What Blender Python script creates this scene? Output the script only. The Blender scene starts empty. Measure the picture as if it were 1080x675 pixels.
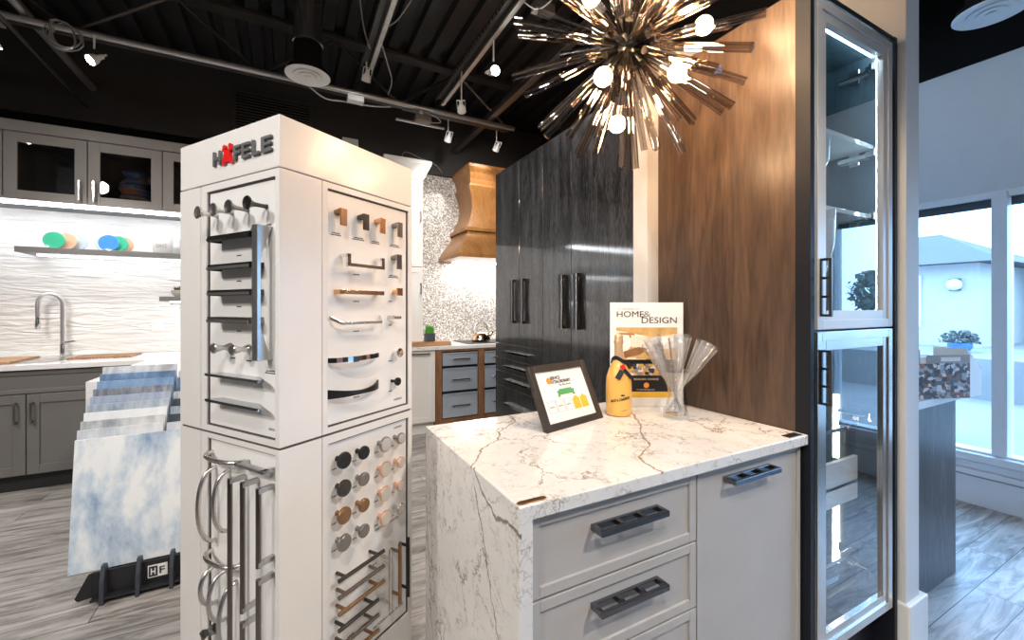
import bpy, bmesh, math, random
from mathutils import Matrix, Vector
C = bpy.context.scene.collection
PI = math.pi
rnd = random.Random(7)
# ------------------------------------------------------------------ materials
MATS = {}
def nt(name):
    m = bpy.data.materials.new(name); m.use_nodes = True
    t = m.node_tree; t.nodes.clear()
    o = t.nodes.new('ShaderNodeOutputMaterial'); MATS[name] = m
    return m, t, o
def N(t, kind, **kw):
    n = t.nodes.new('ShaderNode' + kind)
    for k, v in kw.items():
        if k in n.inputs.keys(): n.inputs[k].default_value = v
        else: setattr(n, k, v)
    return n
def L(t, a, b): t.links.new(a, b)
def col4(c): return (c[0], c[1], c[2], 1.0)
def coords(t, scale=(1, 1, 1), rot=(0, 0, 0), loc=(0, 0, 0)):
    tc = N(t, 'TexCoord'); mp = N(t, 'Mapping')
    mp.inputs['Scale'].default_value = scale; mp.inputs['Rotation'].default_value = rot; mp.inputs['Location'].default_value = loc
    L(t, tc.outputs['Object'], mp.inputs['Vector']); return mp.outputs['Vector']
def ramp(t, fac, stops, interp='LINEAR'):
    r = N(t, 'ValToRGB'); r.color_ramp.interpolation = interp
    e = r.color_ramp.elements
    while len(e) < len(stops): e.new(0.5)
    for i, (p, c) in enumerate(stops): e[i].position = p; e[i].color = col4(c)
    L(t, fac, r.inputs['Fac']); return r.outputs['Color']
def mixc(t, fac, a, b, mode='MIX'):
    m = N(t, 'Mix', data_type='RGBA', blend_type=mode)
    for s, v in ((m.inputs[0], fac), (m.inputs[6], a), (m.inputs[7], b)):
        if hasattr(v, 'links') or isinstance(v, bpy.types.NodeSocket): L(t, v, s)
        elif isinstance(v, (int, float)): s.default_value = v
        else: s.default_value = col4(v)
    return m.outputs[2]
def math_(t, op, a, b=0.0, clamp=False):
    m = N(t, 'Math', operation=op, use_clamp=clamp)
    for i, v in enumerate((a, b)):
        if isinstance(v, bpy.types.NodeSocket): L(t, v, m.inputs[i])
        else: m.inputs[i].default_value = v
    return m.outputs[0]
def mat(name, c, rough=0.5, metal=0.0, spec=0.5, vary=0.05, vscale=8, trans=0.0, ior=1.45, bump=0.0, coat=0.0, emit=None, es=0.0):
    m, t, o = nt(name); b = N(t, 'BsdfPrincipled')
    v = coords(t); n = N(t, 'TexNoise'); n.inputs['Scale'].default_value = vscale; n.inputs['Detail'].default_value = 4
    L(t, v, n.inputs['Vector'])
    lo = tuple(max(0, x * (1 - vary)) for x in c); hi = tuple(min(1, x * (1 + vary)) for x in c)
    L(t, ramp(t, n.outputs['Fac'], [(0.3, lo), (0.7, hi)]), b.inputs['Base Color'])
    b.inputs['Roughness'].default_value = rough; b.inputs['Metallic'].default_value = metal
    b.inputs['IOR'].default_value = ior; b.inputs['Specular IOR Level'].default_value = spec
    b.inputs['Transmission Weight'].default_value = trans; b.inputs['Coat Weight'].default_value = coat
    if bump:
        bp = N(t, 'Bump'); bp.inputs['Strength'].default_value = bump; bp.inputs['Distance'].default_value = 0.002
        L(t, n.outputs['Fac'], bp.inputs['Height']); L(t, bp.outputs[0], b.inputs['Normal'])
    if emit: b.inputs['Emission Color'].default_value = col4(emit); b.inputs['Emission Strength'].default_value = es
    L(t, b.outputs[0], o.inputs[0]); return m
def emat(name, c, s):
    m, t, o = nt(name); e = N(t, 'Emission'); e.inputs[0].default_value = col4(c); e.inputs[1].default_value = s
    L(t, e.outputs[0], o.inputs[0]); return m
def thin_glass(name, tint=(1, 1, 1), refl=1.0, rough=0.0, glow_mix=0.0):
    m, t, o = nt(name); tr = N(t, 'BsdfTransparent'); tr.inputs[0].default_value = col4(tint)
    g = N(t, 'BsdfGlossy'); g.inputs['Roughness'].default_value = rough
    f = N(t, 'Fresnel'); f.inputs['IOR'].default_value = 1.5
    ge = N(t, 'NewGeometry'); fr_ = math_(t, 'MULTIPLY', f.outputs[0], math_(t, 'SUBTRACT', 1.0, ge.outputs['Backfacing']))
    mx = N(t, 'MixShader'); L(t, math_(t, 'MULTIPLY', fr_, refl, True), mx.inputs[0])
    base = tr.outputs[0]
    if glow_mix:
        df = N(t, 'BsdfDiffuse'); df.inputs[0].default_value = (0.9, 0.9, 0.9, 1); ml = N(t, 'MixShader'); ml.inputs[0].default_value = glow_mix; L(t, tr.outputs[0], ml.inputs[1]); L(t, df.outputs[0], ml.inputs[2]); base = ml.outputs[0]  # diffuse white mixed in, painting sparkle and shelf glow into the glass
    L(t, base, mx.inputs[1]); L(t, g.outputs[0], mx.inputs[2]); L(t, mx.outputs[0], o.inputs[0]); return m
def wood(name, c1, c2, c3, axis='z', scale=1.0, rough=0.4, spec=0.5, dist=3.0, contrast=(0.3, 0.55, 0.75), fine=0.35, coat=0.0):
    m, t, o = nt(name); b = N(t, 'BsdfPrincipled')
    s = {'z': (5, 5, 0.55), 'x': (0.55, 5, 5), 'y': (5, 0.55, 5)}[axis]
    v = coords(t, tuple(q * scale for q in s))
    n = N(t, 'TexNoise'); n.inputs['Scale'].default_value = 1.1; n.inputs['Detail'].default_value = 3; n.inputs['Distortion'].default_value = dist * 0.25
    L(t, v, n.inputs['Vector'])
    # growth rings: the contour lines of a stretched noise make cathedral figures
    w = math_(t, 'PINGPONG', math_(t, 'MULTIPLY', n.outputs['Fac'], 9.0), 0.5)
    f = N(t, 'TexNoise'); f.inputs['Scale'].default_value = 17; f.inputs['Detail'].default_value = 4; L(t, v, f.inputs['Vector'])
    a = math_(t, 'ADD', math_(t, 'MULTIPLY', n.outputs['Fac'], 0.45), math_(t, 'MULTIPLY', w, 0.25))
    a = math_(t, 'ADD', a, math_(t, 'MULTIPLY', f.outputs['Fac'], fine * 1.1))
    L(t, ramp(t, a, [(contrast[0], c1), (contrast[1], c2), (contrast[2], c3)]), b.inputs['Base Color'])
    b.inputs['Roughness'].default_value = rough; b.inputs['Specular IOR Level'].default_value = spec; b.inputs['Coat Weight'].default_value = coat
    b.inputs['Coat Roughness'].default_value = 0.08
    bp = N(t, 'Bump'); bp.inputs['Strength'].default_value = 0.15; bp.inputs['Distance'].default_value = 0.001
    L(t, a, bp.inputs['Height']); L(t, bp.outputs[0], b.inputs['Normal'])
    L(t, b.outputs[0], o.inputs[0]); return m
def curve_vein(t, tc, along, across, pts, width, noise, amp=0.022):
    """dark line where `across` equals a curve of `along`; pts = [(along, across), ...] in metres"""
    sp = N(t, 'SeparateXYZ'); L(t, tc, sp.inputs[0])
    A = sp.outputs['XYZ'.index(along)]; B = sp.outputs['XYZ'.index(across)]
    pts = sorted(pts); a0, a1 = pts[0][0], pts[-1][0]; b0 = min(p[1] for p in pts) - 0.01; b1 = max(p[1] for p in pts) + 0.01
    mr = N(t, 'MapRange'); mr.inputs[1].default_value = a0; mr.inputs[2].default_value = a1; L(t, A, mr.inputs[0])
    fc = N(t, 'FloatCurve'); L(t, mr.outputs[0], fc.inputs['Value'])
    cv = fc.mapping.curves[0]
    for p in pts[1:-1]: cv.points.new((p[0] - a0) / (a1 - a0), (p[1] - b0) / (b1 - b0))
    cv.points[0].location = (0, (pts[0][1] - b0) / (b1 - b0)); cv.points[len(cv.points) - 1].location = (1, (pts[-1][1] - b0) / (b1 - b0))
    for p in cv.points: p.handle_type = 'VECTOR'
    fc.mapping.update()
    val = math_(t, 'ADD', math_(t, 'MULTIPLY', fc.outputs[0], b1 - b0), b0)
    d = math_(t, 'SUBTRACT', B, val)
    d = math_(t, 'ADD', d, math_(t, 'MULTIPLY', math_(t, 'SUBTRACT', noise, 0.5), amp * 2))
    d = math_(t, 'ABSOLUTE', d)
    m2 = N(t, 'MapRange', interpolation_type='SMOOTHSTEP'); m2.inputs[1].default_value = width * 0.3; m2.inputs[2].default_value = width
    m2.inputs[3].default_value = 1; m2.inputs[4].default_value = 0; L(t, d, m2.inputs[0])
    ins = math_(t, 'MULTIPLY', math_(t, 'GREATER_THAN', A, a0), math_(t, 'LESS_THAN', A, a1))
    return math_(t, 'MULTIPLY', m2.outputs[0], ins)
def marble(name, base, vein, scale=6, veins=None, rough=0.12, amount=0.75):
    m, t, o = nt(name); b = N(t, 'BsdfPrincipled')
    tc = N(t, 'TexCoord').outputs['Object']
    n = N(t, 'TexNoise'); n.inputs['Scale'].default_value = scale * 0.9; n.inputs['Detail'].default_value = 8; n.inputs['Roughness'].default_value = 0.65; L(t, tc, n.inputs['Vector'])
    mixv = N(t, 'Mix', data_type='VECTOR'); mixv.inputs[0].default_value = 0.22; L(t, tc, mixv.inputs[4]); L(t, n.outputs['Color'], mixv.inputs[5])
    out = base
    colr = ramp(t, n.outputs['Fac'], [(0.3, tuple(x * 0.93 for x in base)), (0.62, base)])
    for s, wd, am in ((scale, 0.035, amount), (scale * 2.3, 0.05, amount * 0.55)):
        vo = N(t, 'TexVoronoi', feature='DISTANCE_TO_EDGE'); vo.inputs['Scale'].default_value = s; L(t, mixv.outputs[1], vo.inputs['Vector'])
        mk = N(t, 'TexNoise'); mk.inputs['Scale'].default_value = s * 0.8; mk.inputs['Detail'].default_value = 2; L(t, tc, mk.inputs['Vector'])
        k = N(t, 'MapRange', interpolation_type='SMOOTHSTEP'); k.inputs[1].default_value = 0.0; k.inputs[2].default_value = wd; k.inputs[3].default_value = 1; k.inputs[4].default_value = 0
        L(t, vo.outputs['Distance'], k.inputs[0])
        g = N(t, 'MapRange'); g.inputs[1].default_value = 0.42; g.inputs[2].default_value = 0.62; L(t, mk.outputs['Fac'], g.inputs[0])
        f = math_(t, 'MULTIPLY', math_(t, 'MULTIPLY', k.outputs[0], g.outputs[0]), am)
        colr = mixc(t, f, colr, vein)
    if veins:
        nn = N(t, 'TexNoise'); nn.inputs['Scale'].default_value = 20; nn.inputs['Detail'].default_value = 6; nn.inputs['Roughness'].default_value = 0.6; L(t, tc, nn.inputs['Vector'])
        for (al, ac, pts, wd, cond, colv) in veins:
            f = curve_vein(t, tc, al, ac, pts, wd, nn.outputs['Fac'])
            if cond:
                sp = N(t, 'SeparateXYZ'); L(t, tc, sp.inputs[0])
                for (ax, op, lim) in cond: f = math_(t, 'MULTIPLY', f, math_(t, op, sp.outputs['XYZ'.index(ax)], lim))
            colr = mixc(t, math_(t, 'MULTIPLY', f, 0.85), colr, colv)
    L(t, colr, b.inputs['Base Color']); b.inputs['Roughness'].default_value = rough
    L(t, b.outputs[0], o.inputs[0]); return m
def stone(name, c1, c2, c3=None, scale=(3, 3, 3), detail=6, dist=0.6, rough=0.35, stops=(0.35, 0.52, 0.68)):
    m, t, o = nt(name); b = N(t, 'BsdfPrincipled'); v = coords(t, scale)
    n = N(t, 'TexNoise'); n.inputs['Scale'].default_value = 1; n.inputs['Detail'].default_value = detail; n.inputs['Distortion'].default_value = dist; n.inputs['Roughness'].default_value = 0.62
    L(t, v, n.inputs['Vector'])
    c3 = c3 or c2
    L(t, ramp(t, n.outputs['Fac'], [(stops[0], c1), (stops[1], c2), (stops[2], c3)]), b.inputs['Base Color'])
    b.inputs['Roughness'].default_value = rough; L(t, b.outputs[0], o.inputs[0]); return m
# ------------------------------------------------------------------ geometry
class MB:
    def __init__(s): s.bm = bmesh.new()
    def mesh(s, verts, faces):
        vs = [s.bm.verts.new(v) for v in verts]
        for f in faces:
            try: s.bm.faces.new([vs[i] for i in f])
            except ValueError: pass
        return s
    def box(s, x0, y0, z0, x1, y1, z1):
        x0, x1 = min(x0, x1), max(x0, x1); y0, y1 = min(y0, y1), max(y0, y1); z0, z1 = min(z0, z1), max(z0, z1)
        v = [(x, y, z) for z in (z0, z1) for y in (y0, y1) for x in (x0, x1)]
        return s.mesh(v, [(0, 2, 3, 1), (4, 5, 7, 6), (0, 1, 5, 4), (2, 6, 7, 3), (0, 4, 6, 2), (1, 3, 7, 5)])
    def frame(s, axis, pos, depth, a0, b0, a1, b1, w, wb=None):
        """rectangular frame in the plane normal to axis ('x' or 'y'): a = other horizontal axis, b = z"""
        wb = wb or w
        for (p0, q0, p1, q1) in ((a0, b0, a0 + w, b1), (a1 - w, b0, a1, b1), (a0 + w, b0, a1 - w, b0 + wb), (a0 + w, b1 - wb, a1 - w, b1)):
            if axis == 'y': s.box(p0, pos, q0, p1, pos + depth, q1)
            else: s.box(pos, p0, q0, pos + depth, p1, q1)
        return s
    def cyl(s, p0, p1, r0, r1=None, n=16, caps=True, rot=0):
        r1 = r0 if r1 is None else r1
        p0, p1 = Vector(p0), Vector(p1); d = (p1 - p0).normalized()
        a = d.orthogonal().normalized() if abs(d.z) < 0.999 else Vector((1, 0, 0)); b = d.cross(a).normalized()
        vs = []
        for p, r in ((p0, r0), (p1, r1)):
            for i in range(n):
                an = 2 * PI * i / n + rot; vs.append(p + a * math.cos(an) * r + b * math.sin(an) * r)
        f = [(i, (i + 1) % n, n + (i + 1) % n, n + i) for i in range(n)]
        if caps: f += [tuple(range(n))[::-1], tuple(range(n, 2 * n))]
        return s.mesh(vs, f)
    def tube(s, pts, r, n=10, rs=None):
        pts = [Vector(p) for p in pts]; m = len(pts); vs = []; a = None
        for k, p in enumerate(pts):
            d = (pts[min(k + 1, m - 1)] - pts[max(k - 1, 0)]).normalized()
            if a is None: a = d.orthogonal().normalized()
            a = (a - d * a.dot(d)).normalized(); b = d.cross(a); rr = rs[k] if rs else r
            for i in range(n): an = 2 * PI * i / n; vs.append(p + a * math.cos(an) * rr + b * math.sin(an) * rr)
        f = [(k * n + i, k * n + (i + 1) % n, (k + 1) * n + (i + 1) % n, (k + 1) * n + i) for k in range(m - 1) for i in range(n)]
        f += [tuple(range(n))[::-1], tuple(range((m - 1) * n, m * n))]
        return s.mesh(vs, f)
    def lathe(s, prof, c=(0, 0, 0), n=28, M=None):
        """prof = [(r, z)]; r == 0 closes to a point; M optional matrix applied before the shift"""
        c = Vector(c); vs = []; rings = []
        for r, z in prof:
            if r < 1e-6: rings.append([len(vs)]); vs.append(Vector((0, 0, z)))
            else:
                rings.append(list(range(len(vs), len(vs) + n)))
                vs += [Vector((r * math.cos(2 * PI * i / n), r * math.sin(2 * PI * i / n), z)) for i in range(n)]
        if M: vs = [M @ v for v in vs]
        vs = [v + c for v in vs]; f = []
        for A, B in zip(rings, rings[1:]):
            for i in range(n):
                j = (i + 1) % n
                if len(A) == 1 and len(B) == 1: continue
                if len(A) == 1: f.append((A[0], B[i], B[j]))
                elif len(B) == 1: f.append((A[i], A[j], B[0]))
                else: f.append((A[i], A[j], B[j], B[i]))
        if len(rings[0]) > 1: f.append(tuple(rings[0])[::-1])
        if len(rings[-1]) > 1: f.append(tuple(rings[-1]))
        return s.mesh(vs, f)
    def prism(s, poly, axis, h0, h1):
        """poly in the plane of the two other axes (cyclic xyz order), extruded from h0 to h1 along axis"""
        n = len(poly); vs = []
        for h in (h0, h1):
            for (a, b) in poly: vs.append({'x': (h, a, b), 'y': (a, h, b), 'z': (a, b, h)}[axis])
        return s.mesh(vs, [tuple(range(n))[::-1], tuple(range(n, 2 * n))] + [(i, (i + 1) % n, n + (i + 1) % n, n + i) for i in range(n)])
    def ball(s, c, r, n=16, sc=(1, 1, 1)):
        m = n // 2; return s.lathe([(r * math.sin(PI * k / m), -r * math.cos(PI * k / m) * sc[2]) for k in range(m + 1)], c, n)
    def xf(s, M): bmesh.ops.transform(s.bm, matrix=M, verts=s.bm.verts); return s
WM = {}
def finish(name, mb, m, parent=None, bev=0.0, smooth=None, local=False, keep=False, seg=2, label=None, cat=None, group=None, kind=None):
    bm = mb.bm; bmesh.ops.recalc_face_normals(bm, faces=bm.faces)
    if smooth:
        for f in bm.faces: f.smooth = True
        for e in bm.edges:
            if len(e.link_faces) == 2 and e.calc_face_angle(0) > math.radians(smooth): e.smooth = False
    if parent is not None and not local: bmesh.ops.transform(bm, matrix=WM[parent.name].inverted(), verts=bm.verts)
    loc = Vector((0, 0, 0))
    if not keep and (parent is None):
        xs = [v.co for v in bm.verts]
        lo = Vector([min(v[i] for v in xs) for i in range(3)]); hi = Vector([max(v[i] for v in xs) for i in range(3)])
        loc = Vector(((lo.x + hi.x) / 2, (lo.y + hi.y) / 2, lo.z)); bmesh.ops.translate(bm, vec=-loc, verts=bm.verts)
    me = bpy.data.meshes.new(name); bm.to_mesh(me); bm.free(); me.materials.append(MATS[m] if isinstance(m, str) else m)
    o = bpy.data.objects.new(name, me); C.objects.link(o); o.location = loc; o.parent = parent
    WM[o.name] = (WM[parent.name] if parent is not None else Matrix.Identity(4)) @ Matrix.Translation(loc)
    if bev:
        md = o.modifiers.new('Bevel', 'BEVEL'); md.width = bev; md.segments = seg; md.limit_method = 'ANGLE'; md.angle_limit = math.radians(40)
    tag(o, label, cat, group, kind); return o
def tag(o, label=None, cat=None, group=None, kind=None):
    for k, v in (('label', label), ('category', cat), ('group', group), ('kind', kind)):
        if v: o[k] = v
    return o
def thing(name, label, cat, loc=(0, 0, 0), rz=0.0, group=None):
    o = bpy.data.objects.new(name, None); C.objects.link(o); o.location = loc; o.rotation_euler = (0, 0, rz); o.empty_display_size = 0.05
    WM[o.name] = Matrix.Translation(loc) @ Matrix.Rotation(rz, 4, 'Z'); return tag(o, label, cat, group)
def copytree(o, parent=None):
    c = o.copy(); C.objects.link(c)
    if parent is not None: c.parent = parent; c.matrix_parent_inverse.identity()
    for ch in list(o.children): copytree(ch, c)
    return c
def struct(name, mb, m, **kw): return finish(name, mb, m, kind='structure', keep=True, **kw)
def text_mb(body, w, h, depth, M, bold=0.0, align_center=False):
    """text as a mesh block, origin bottom-left, fitted to w x h, mapped with M (x right, y up, z out)"""
    cu = bpy.data.curves.new('t', 'FONT'); cu.body = body; cu.size = 1; cu.extrude = 0.5; cu.offset = bold; cu.resolution_u = 3
    ob = bpy.data.objects.new('t', cu); C.objects.link(ob); bpy.context.view_layer.update()
    me = bpy.data.meshes.new_from_object(ob.evaluated_get(bpy.context.evaluated_depsgraph_get()))
    bpy.data.objects.remove(ob); bpy.data.curves.remove(cu)
    mb = MB(); mb.bm.from_mesh(me); bpy.data.meshes.remove(me)
    xs = [v.co.x for v in mb.bm.verts]; ys = [v.co.y for v in mb.bm.verts]
    x0, x1, y0, y1 = min(xs), max(xs), min(ys), max(ys)
    for v in mb.bm.verts: v.co = M @ Vector(((v.co.x - x0) / (x1 - x0) * w, (v.co.y - y0) / (y1 - y0) * h, (v.co.z + 0.5) * depth))
    return mb
def join(a, b):
    me = bpy.data.meshes.new('j'); b.bm.to_mesh(me); a.bm.from_mesh(me); b.bm.free(); bpy.data.meshes.remove(me); return a
def lookrot(p, q):
    return (Vector(q) - Vector(p)).to_track_quat('-Z', 'Y').to_matrix().to_4x4()
# ------------------------------------------------------------------ palette
mat('ceiling_black', (0.02, 0.02, 0.022), 0.45); mat('steel_black', (0.06, 0.056, 0.054), 0.35, 0.4)
mat('wall_charcoal', (0.035, 0.031, 0.030), 0.6); mat('wall_black', (0.007, 0.007, 0.007), 0.8, spec=0.1)
mat('wall_paint', (0.70, 0.69, 0.67), 0.6, vary=0.02); mat('window_wall_paint', (0.62, 0.64, 0.66), 0.6, vary=0.02)
mat('trim_white', (0.80, 0.79, 0.77), 0.35, vary=0.02); mat('frame_white', (0.75, 0.77, 0.8), 0.35, vary=0.02)
mat('tower_white', (0.80, 0.775, 0.745), 0.24, vary=0.015); mat('board_white', (0.84, 0.825, 0.80), 0.3, vary=0.015)
mat('shadow_line', (0.08, 0.07, 0.065), 0.6); mat('greige', (0.36, 0.335, 0.31), 0.4, vary=0.03); mat('island_grey', (0.49, 0.455, 0.42), 0.38, vary=0.03)
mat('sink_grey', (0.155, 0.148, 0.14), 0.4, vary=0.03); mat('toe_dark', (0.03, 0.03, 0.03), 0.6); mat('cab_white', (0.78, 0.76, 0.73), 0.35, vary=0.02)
mat('cabinet_inside', (0.22, 0.22, 0.225), 0.5); mat('black_satin', (0.012, 0.012, 0.014), 0.3); mat('black_edge', (0.012, 0.014, 0.020), 0.5, spec=0.25)
mat('chrome', (0.80, 0.81, 0.83), 0.08, 1.0, vary=0.02); mat('nickel', (0.66, 0.62, 0.58), 0.25, 1.0); mat('pewter', (0.30, 0.28, 0.27), 0.3, 1.0)
mat('dark_metal', (0.10, 0.095, 0.09), 0.28, 1.0); mat('bronze', (0.34, 0.20, 0.11), 0.3, 1.0); mat('copper', (0.75, 0.42, 0.22), 0.25, 1.0)
mat('rose_gold', (0.85, 0.55, 0.40), 0.28, 1.0); mat('steel_brushed', (0.55, 0.54, 0.53), 0.3, 1.0); mat('pale_face', (0.62, 0.57, 0.52), 0.35, 0.4)
mat('black_knob', (0.02, 0.02, 0.02), 0.35, 0.3); mat('smoke_bar', (0.22, 0.19, 0.175), 0.25, 1.0)
mat('red_letter', (0.75, 0.012, 0.012), 0.35); mat('grey_letter', (0.13, 0.135, 0.14), 0.35); mat('ink', (0.03, 0.03, 0.03), 0.6); mat('ink_soft', (0.25, 0.24, 0.23), 0.6)
mat('steel_drawer', (0.58, 0.66, 0.76), 0.25, 0.5, vary=0.08, vscale=3); mat('paper_white', (0.88, 0.86, 0.82), 0.5, vary=0.01); mat('paper_gold', (0.85, 0.50, 0.05), 0.45)
mat('ribbon_green', (0.12, 0.38, 0.13), 0.5); mat('frame_brown', (0.045, 0.036, 0.03), 0.35, spec=0.4); mat('orange_ink', (0.85, 0.30, 0.03), 0.5)
mat('bottle_yellow', (0.86, 0.48, 0.11), 0.28, coat=0.4, vary=0.03); mat('foil_gold', (0.80, 0.55, 0.32), 0.35, 0.6); mat('ribbon_black', (0.015, 0.014, 0.02), 0.3); mat('seal_red', (0.75, 0.02, 0.02), 0.4)
mat('crystal', (0.97, 0.96, 0.95), 0.02, trans=1.0, ior=1.33, vary=0.0); thin_glass('pane', (0.97, 0.99, 1.0), 1.6); thin_glass('stemware', (0.985, 0.985, 0.985), 3.2, 0.03, 0.06); thin_glass('stemware_bright', (0.95, 0.97, 0.98), 3.0, 0.03, 0.40); mat('dark_chrome', (0.42, 0.43, 0.45), 0.15, 1.0)
thin_glass('cab_pane', (0.93, 0.96, 0.98), 2.4); thin_glass('door_pane', (0.80, 0.80, 0.81), 1.5); thin_glass('acrylic', (0.9, 0.95, 0.97), 2.0); thin_glass('green_glass', (0.85, 0.95, 0.93), 2.0, 0.1, 0.65)

def smoky():
    m, t, o = nt('smoke_glass'); tr = N(t, 'BsdfTransparent'); tr.inputs[0].default_value = (0.72, 0.68, 0.645, 1); rf = N(t, 'BsdfGlass'); rf.inputs['Color'].default_value = (0.62, 0.55, 0.5, 1); rf.inputs['IOR'].default_value = 1.45; rf.inputs['Roughness'].default_value = 0.02
    g = N(t, 'BsdfGlossy'); g.inputs['Roughness'].default_value = 0.05; g.inputs[0].default_value = (1, 0.95, 0.9, 1); f = N(t, 'Fresnel'); f.inputs['IOR'].default_value = 1.5
    a = N(t, 'MixShader'); a.inputs[0].default_value = 0.25; L(t, tr.outputs[0], a.inputs[1]); L(t, rf.outputs[0], a.inputs[2])
    b = N(t, 'MixShader'); ge = N(t, 'NewGeometry'); L(t, math_(t, 'MULTIPLY', math_(t, 'MULTIPLY', f.outputs[0], math_(t, 'SUBTRACT', 1.0, ge.outputs['Backfacing'])), 1.8, True), b.inputs[0]); L(t, a.outputs[0], b.inputs[1]); L(t, g.outputs[0], b.inputs[2]); L(t, b.outputs[0], o.inputs[0])
smoky()
mat('galv', (0.42, 0.41, 0.40), 0.4, 0.8, vary=0.1, vscale=20); mat('cable_white', (0.4, 0.4, 0.4), 0.5); mat('fixture_white', (0.75, 0.75, 0.75), 0.4); mat('duct', (0.34, 0.36, 0.39), 0.25, 0.9)
mat('pot_grey', (0.06, 0.065, 0.08), 0.6); mat('leaf_green', (0.10, 0.36, 0.03), 0.5, vary=0.3, vscale=60); mat('leaf_dull', (0.16, 0.17, 0.05), 0.5, vary=0.4, vscale=60)
mat('glass_green', (0.05, 0.38, 0.22), 0.1); mat('glass_peach', (0.62, 0.38, 0.25), 0.15); mat('glass_clear', (0.45, 0.52, 0.58), 0.05); mat('glass_blue', (0.06, 0.22, 0.50), 0.1)
mat('ceramic', (0.50, 0.48, 0.46), 0.3); mat('kettle', (0.85, 0.62, 0.45), 0.15, 1.0); mat('outlet_white', (0.85, 0.84, 0.82), 0.4)
mat('rack_black', (0.018, 0.018, 0.022), 0.45); mat('rack_fin', (0.05, 0.055, 0.07), 0.5)
mat('blue_pot', (0.05, 0.16, 0.55), 0.3); mat('ext_wall', (0.48, 0.46, 0.43), 0.7); mat('ext_roof', (0.10, 0.10, 0.105), 0.8, vary=0.15, vscale=12); mat('ext_ground', (0.26, 0.25, 0.24), 0.8, vary=0.1, vscale=1.5)
mat('ext_glass', (0.08, 0.09, 0.10), 0.1); mat('ext_leaf', (0.10, 0.11, 0.09), 0.7, vary=0.4, vscale=12); mat('asphalt', (0.2, 0.2, 0.21), 0.9); mat('bark', (0.15, 0.11, 0.08), 0.9)
mat('car_paint', (0.75, 0.76, 0.78), 0.25, 0.2)
emat('bulb_glow', (1.0, 0.64, 0.35), 240); emat('led_white', (0.93, 0.96, 1.0), 28); emat('led_cool', (0.62, 0.84, 1.0), 48); emat('led_warm', (1.0, 0.80, 0.58), 22); emat('lamp_face', (1.0, 0.97, 0.93), 90); emat('lamp_soft', (1.0, 0.96, 0.92), 16); emat('hood_lamp', (1.0, 0.97, 0.93), 45)
wood('walnut', (0.035, 0.022, 0.015), (0.085, 0.052, 0.034), (0.15, 0.094, 0.06), 'z', 1.2, 0.33, dist=2.0, contrast=(0.3, 0.5, 0.75))
wood('hood_wood', (0.22, 0.09, 0.028), (0.36, 0.165, 0.05), (0.46, 0.23, 0.08), 'z', 1.3, 0.35, dist=1.5)
wood('board_wood', (0.25, 0.12, 0.05), (0.45, 0.24, 0.11), (0.6, 0.35, 0.18), 'x', 1.6, 0.4, dist=1.5)
wood('cedar', (0.14, 0.065, 0.03), (0.28, 0.135, 0.06), (0.4, 0.21, 0.1), 'z', 1.6, 0.4, dist=1.5)
wood('black_oak', (0.003, 0.003, 0.004), (0.008, 0.008, 0.009), (0.06, 0.06, 0.064), 'z', 3.0, 0.35, spec=0.5, dist=1.8, contrast=(0.44, 0.56, 0.74), fine=0.6, coat=1.0)
for n_ in MATS['black_oak'].node_tree.nodes:
    if n_.type == 'BSDF_PRINCIPLED':
        n_.inputs['Coat Roughness'].default_value = 0.05; n_.inputs['Coat IOR'].default_value = 1.65
        b2 = MATS['black_oak'].node_tree.nodes.new('ShaderNodeBump'); b2.inputs['Strength'].default_value = 0.12; b2.inputs['Distance'].default_value = 0.001
        src = [l for l in MATS['black_oak'].node_tree.links if l.to_node.type == 'BUMP'][0].from_socket; L(MATS['black_oak'].node_tree, src, b2.inputs['Height']); L(MATS['black_oak'].node_tree, b2.outputs[0], n_.inputs['Coat Normal'])
wood('pedestal_wood', (0.03, 0.026, 0.026), (0.09, 0.078, 0.075), (0.22, 0.2, 0.2), 'z', 1.6, 0.4, dist=1.5)
wood('inside_wood', (0.02, 0.036, 0.045), (0.04, 0.065, 0.08), (0.08, 0.115, 0.135), 'z', 1.6, 0.4, dist=2)
G = (0.22, 0.155, 0.11)
marble('marble', (0.80, 0.775, 0.74), G, 9, amount=1.0, veins=[
    ('Y', 'X', [(0.98, 0.40), (1.02, 0.43), (1.10, 0.49), (1.15, 0.56), (1.22, 0.60), (1.30, 0.70), (1.395, 0.72)], 0.0045, [('Z', 'GREATER_THAN', 0.915)], (0.20, 0.12, 0.07)),
    ('Y', 'X', [(0.73, 0.80), (0.80, 0.81), (0.84, 0.83), (0.90, 0.93), (1.0, 0.99), (1.07, 1.06), (1.2, 1.15), (1.395, 1.2)], 0.006, [('Z', 'GREATER_THAN', 0.915)], (0.27, 0.17, 0.09)),
    ('Y', 'Z', [(0.73, 0.862), (0.76, 0.868), (0.80, 0.865), (0.84, 0.85), (0.87, 0.86), (0.92, 0.878), (0.98, 0.93)], 0.006, [('X', 'LESS_THAN', 0.41)], (0.10, 0.07, 0.05)),
    ('Z', 'Y', [(0.30, 0.60), (0.45, 0.76), (0.55, 0.81), (0.65, 0.86), (0.75, 0.90), (0.88, 0.965)], 0.004, [('X', 'LESS_THAN', 0.41)], (0.13, 0.10, 0.08)),
    ('Z', 'Y', [(0.0, 1.22), (0.3, 1.32), (0.6, 1.37), (0.9, 1.385)], 0.003, [('X', 'LESS_THAN', 0.41)], (0.15, 0.12, 0.10)),
])
marble('counter_white', (0.82, 0.81, 0.80), (0.45, 0.44, 0.43), 3, amount=0.5)
stone('tile_cloud', (0.22, 0.34, 0.52), (0.60, 0.70, 0.80), (0.86, 0.89, 0.91), (5.0, 3.0, 2.6), 9, 0.15, 0.3, (0.34, 0.46, 0.54))
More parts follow.
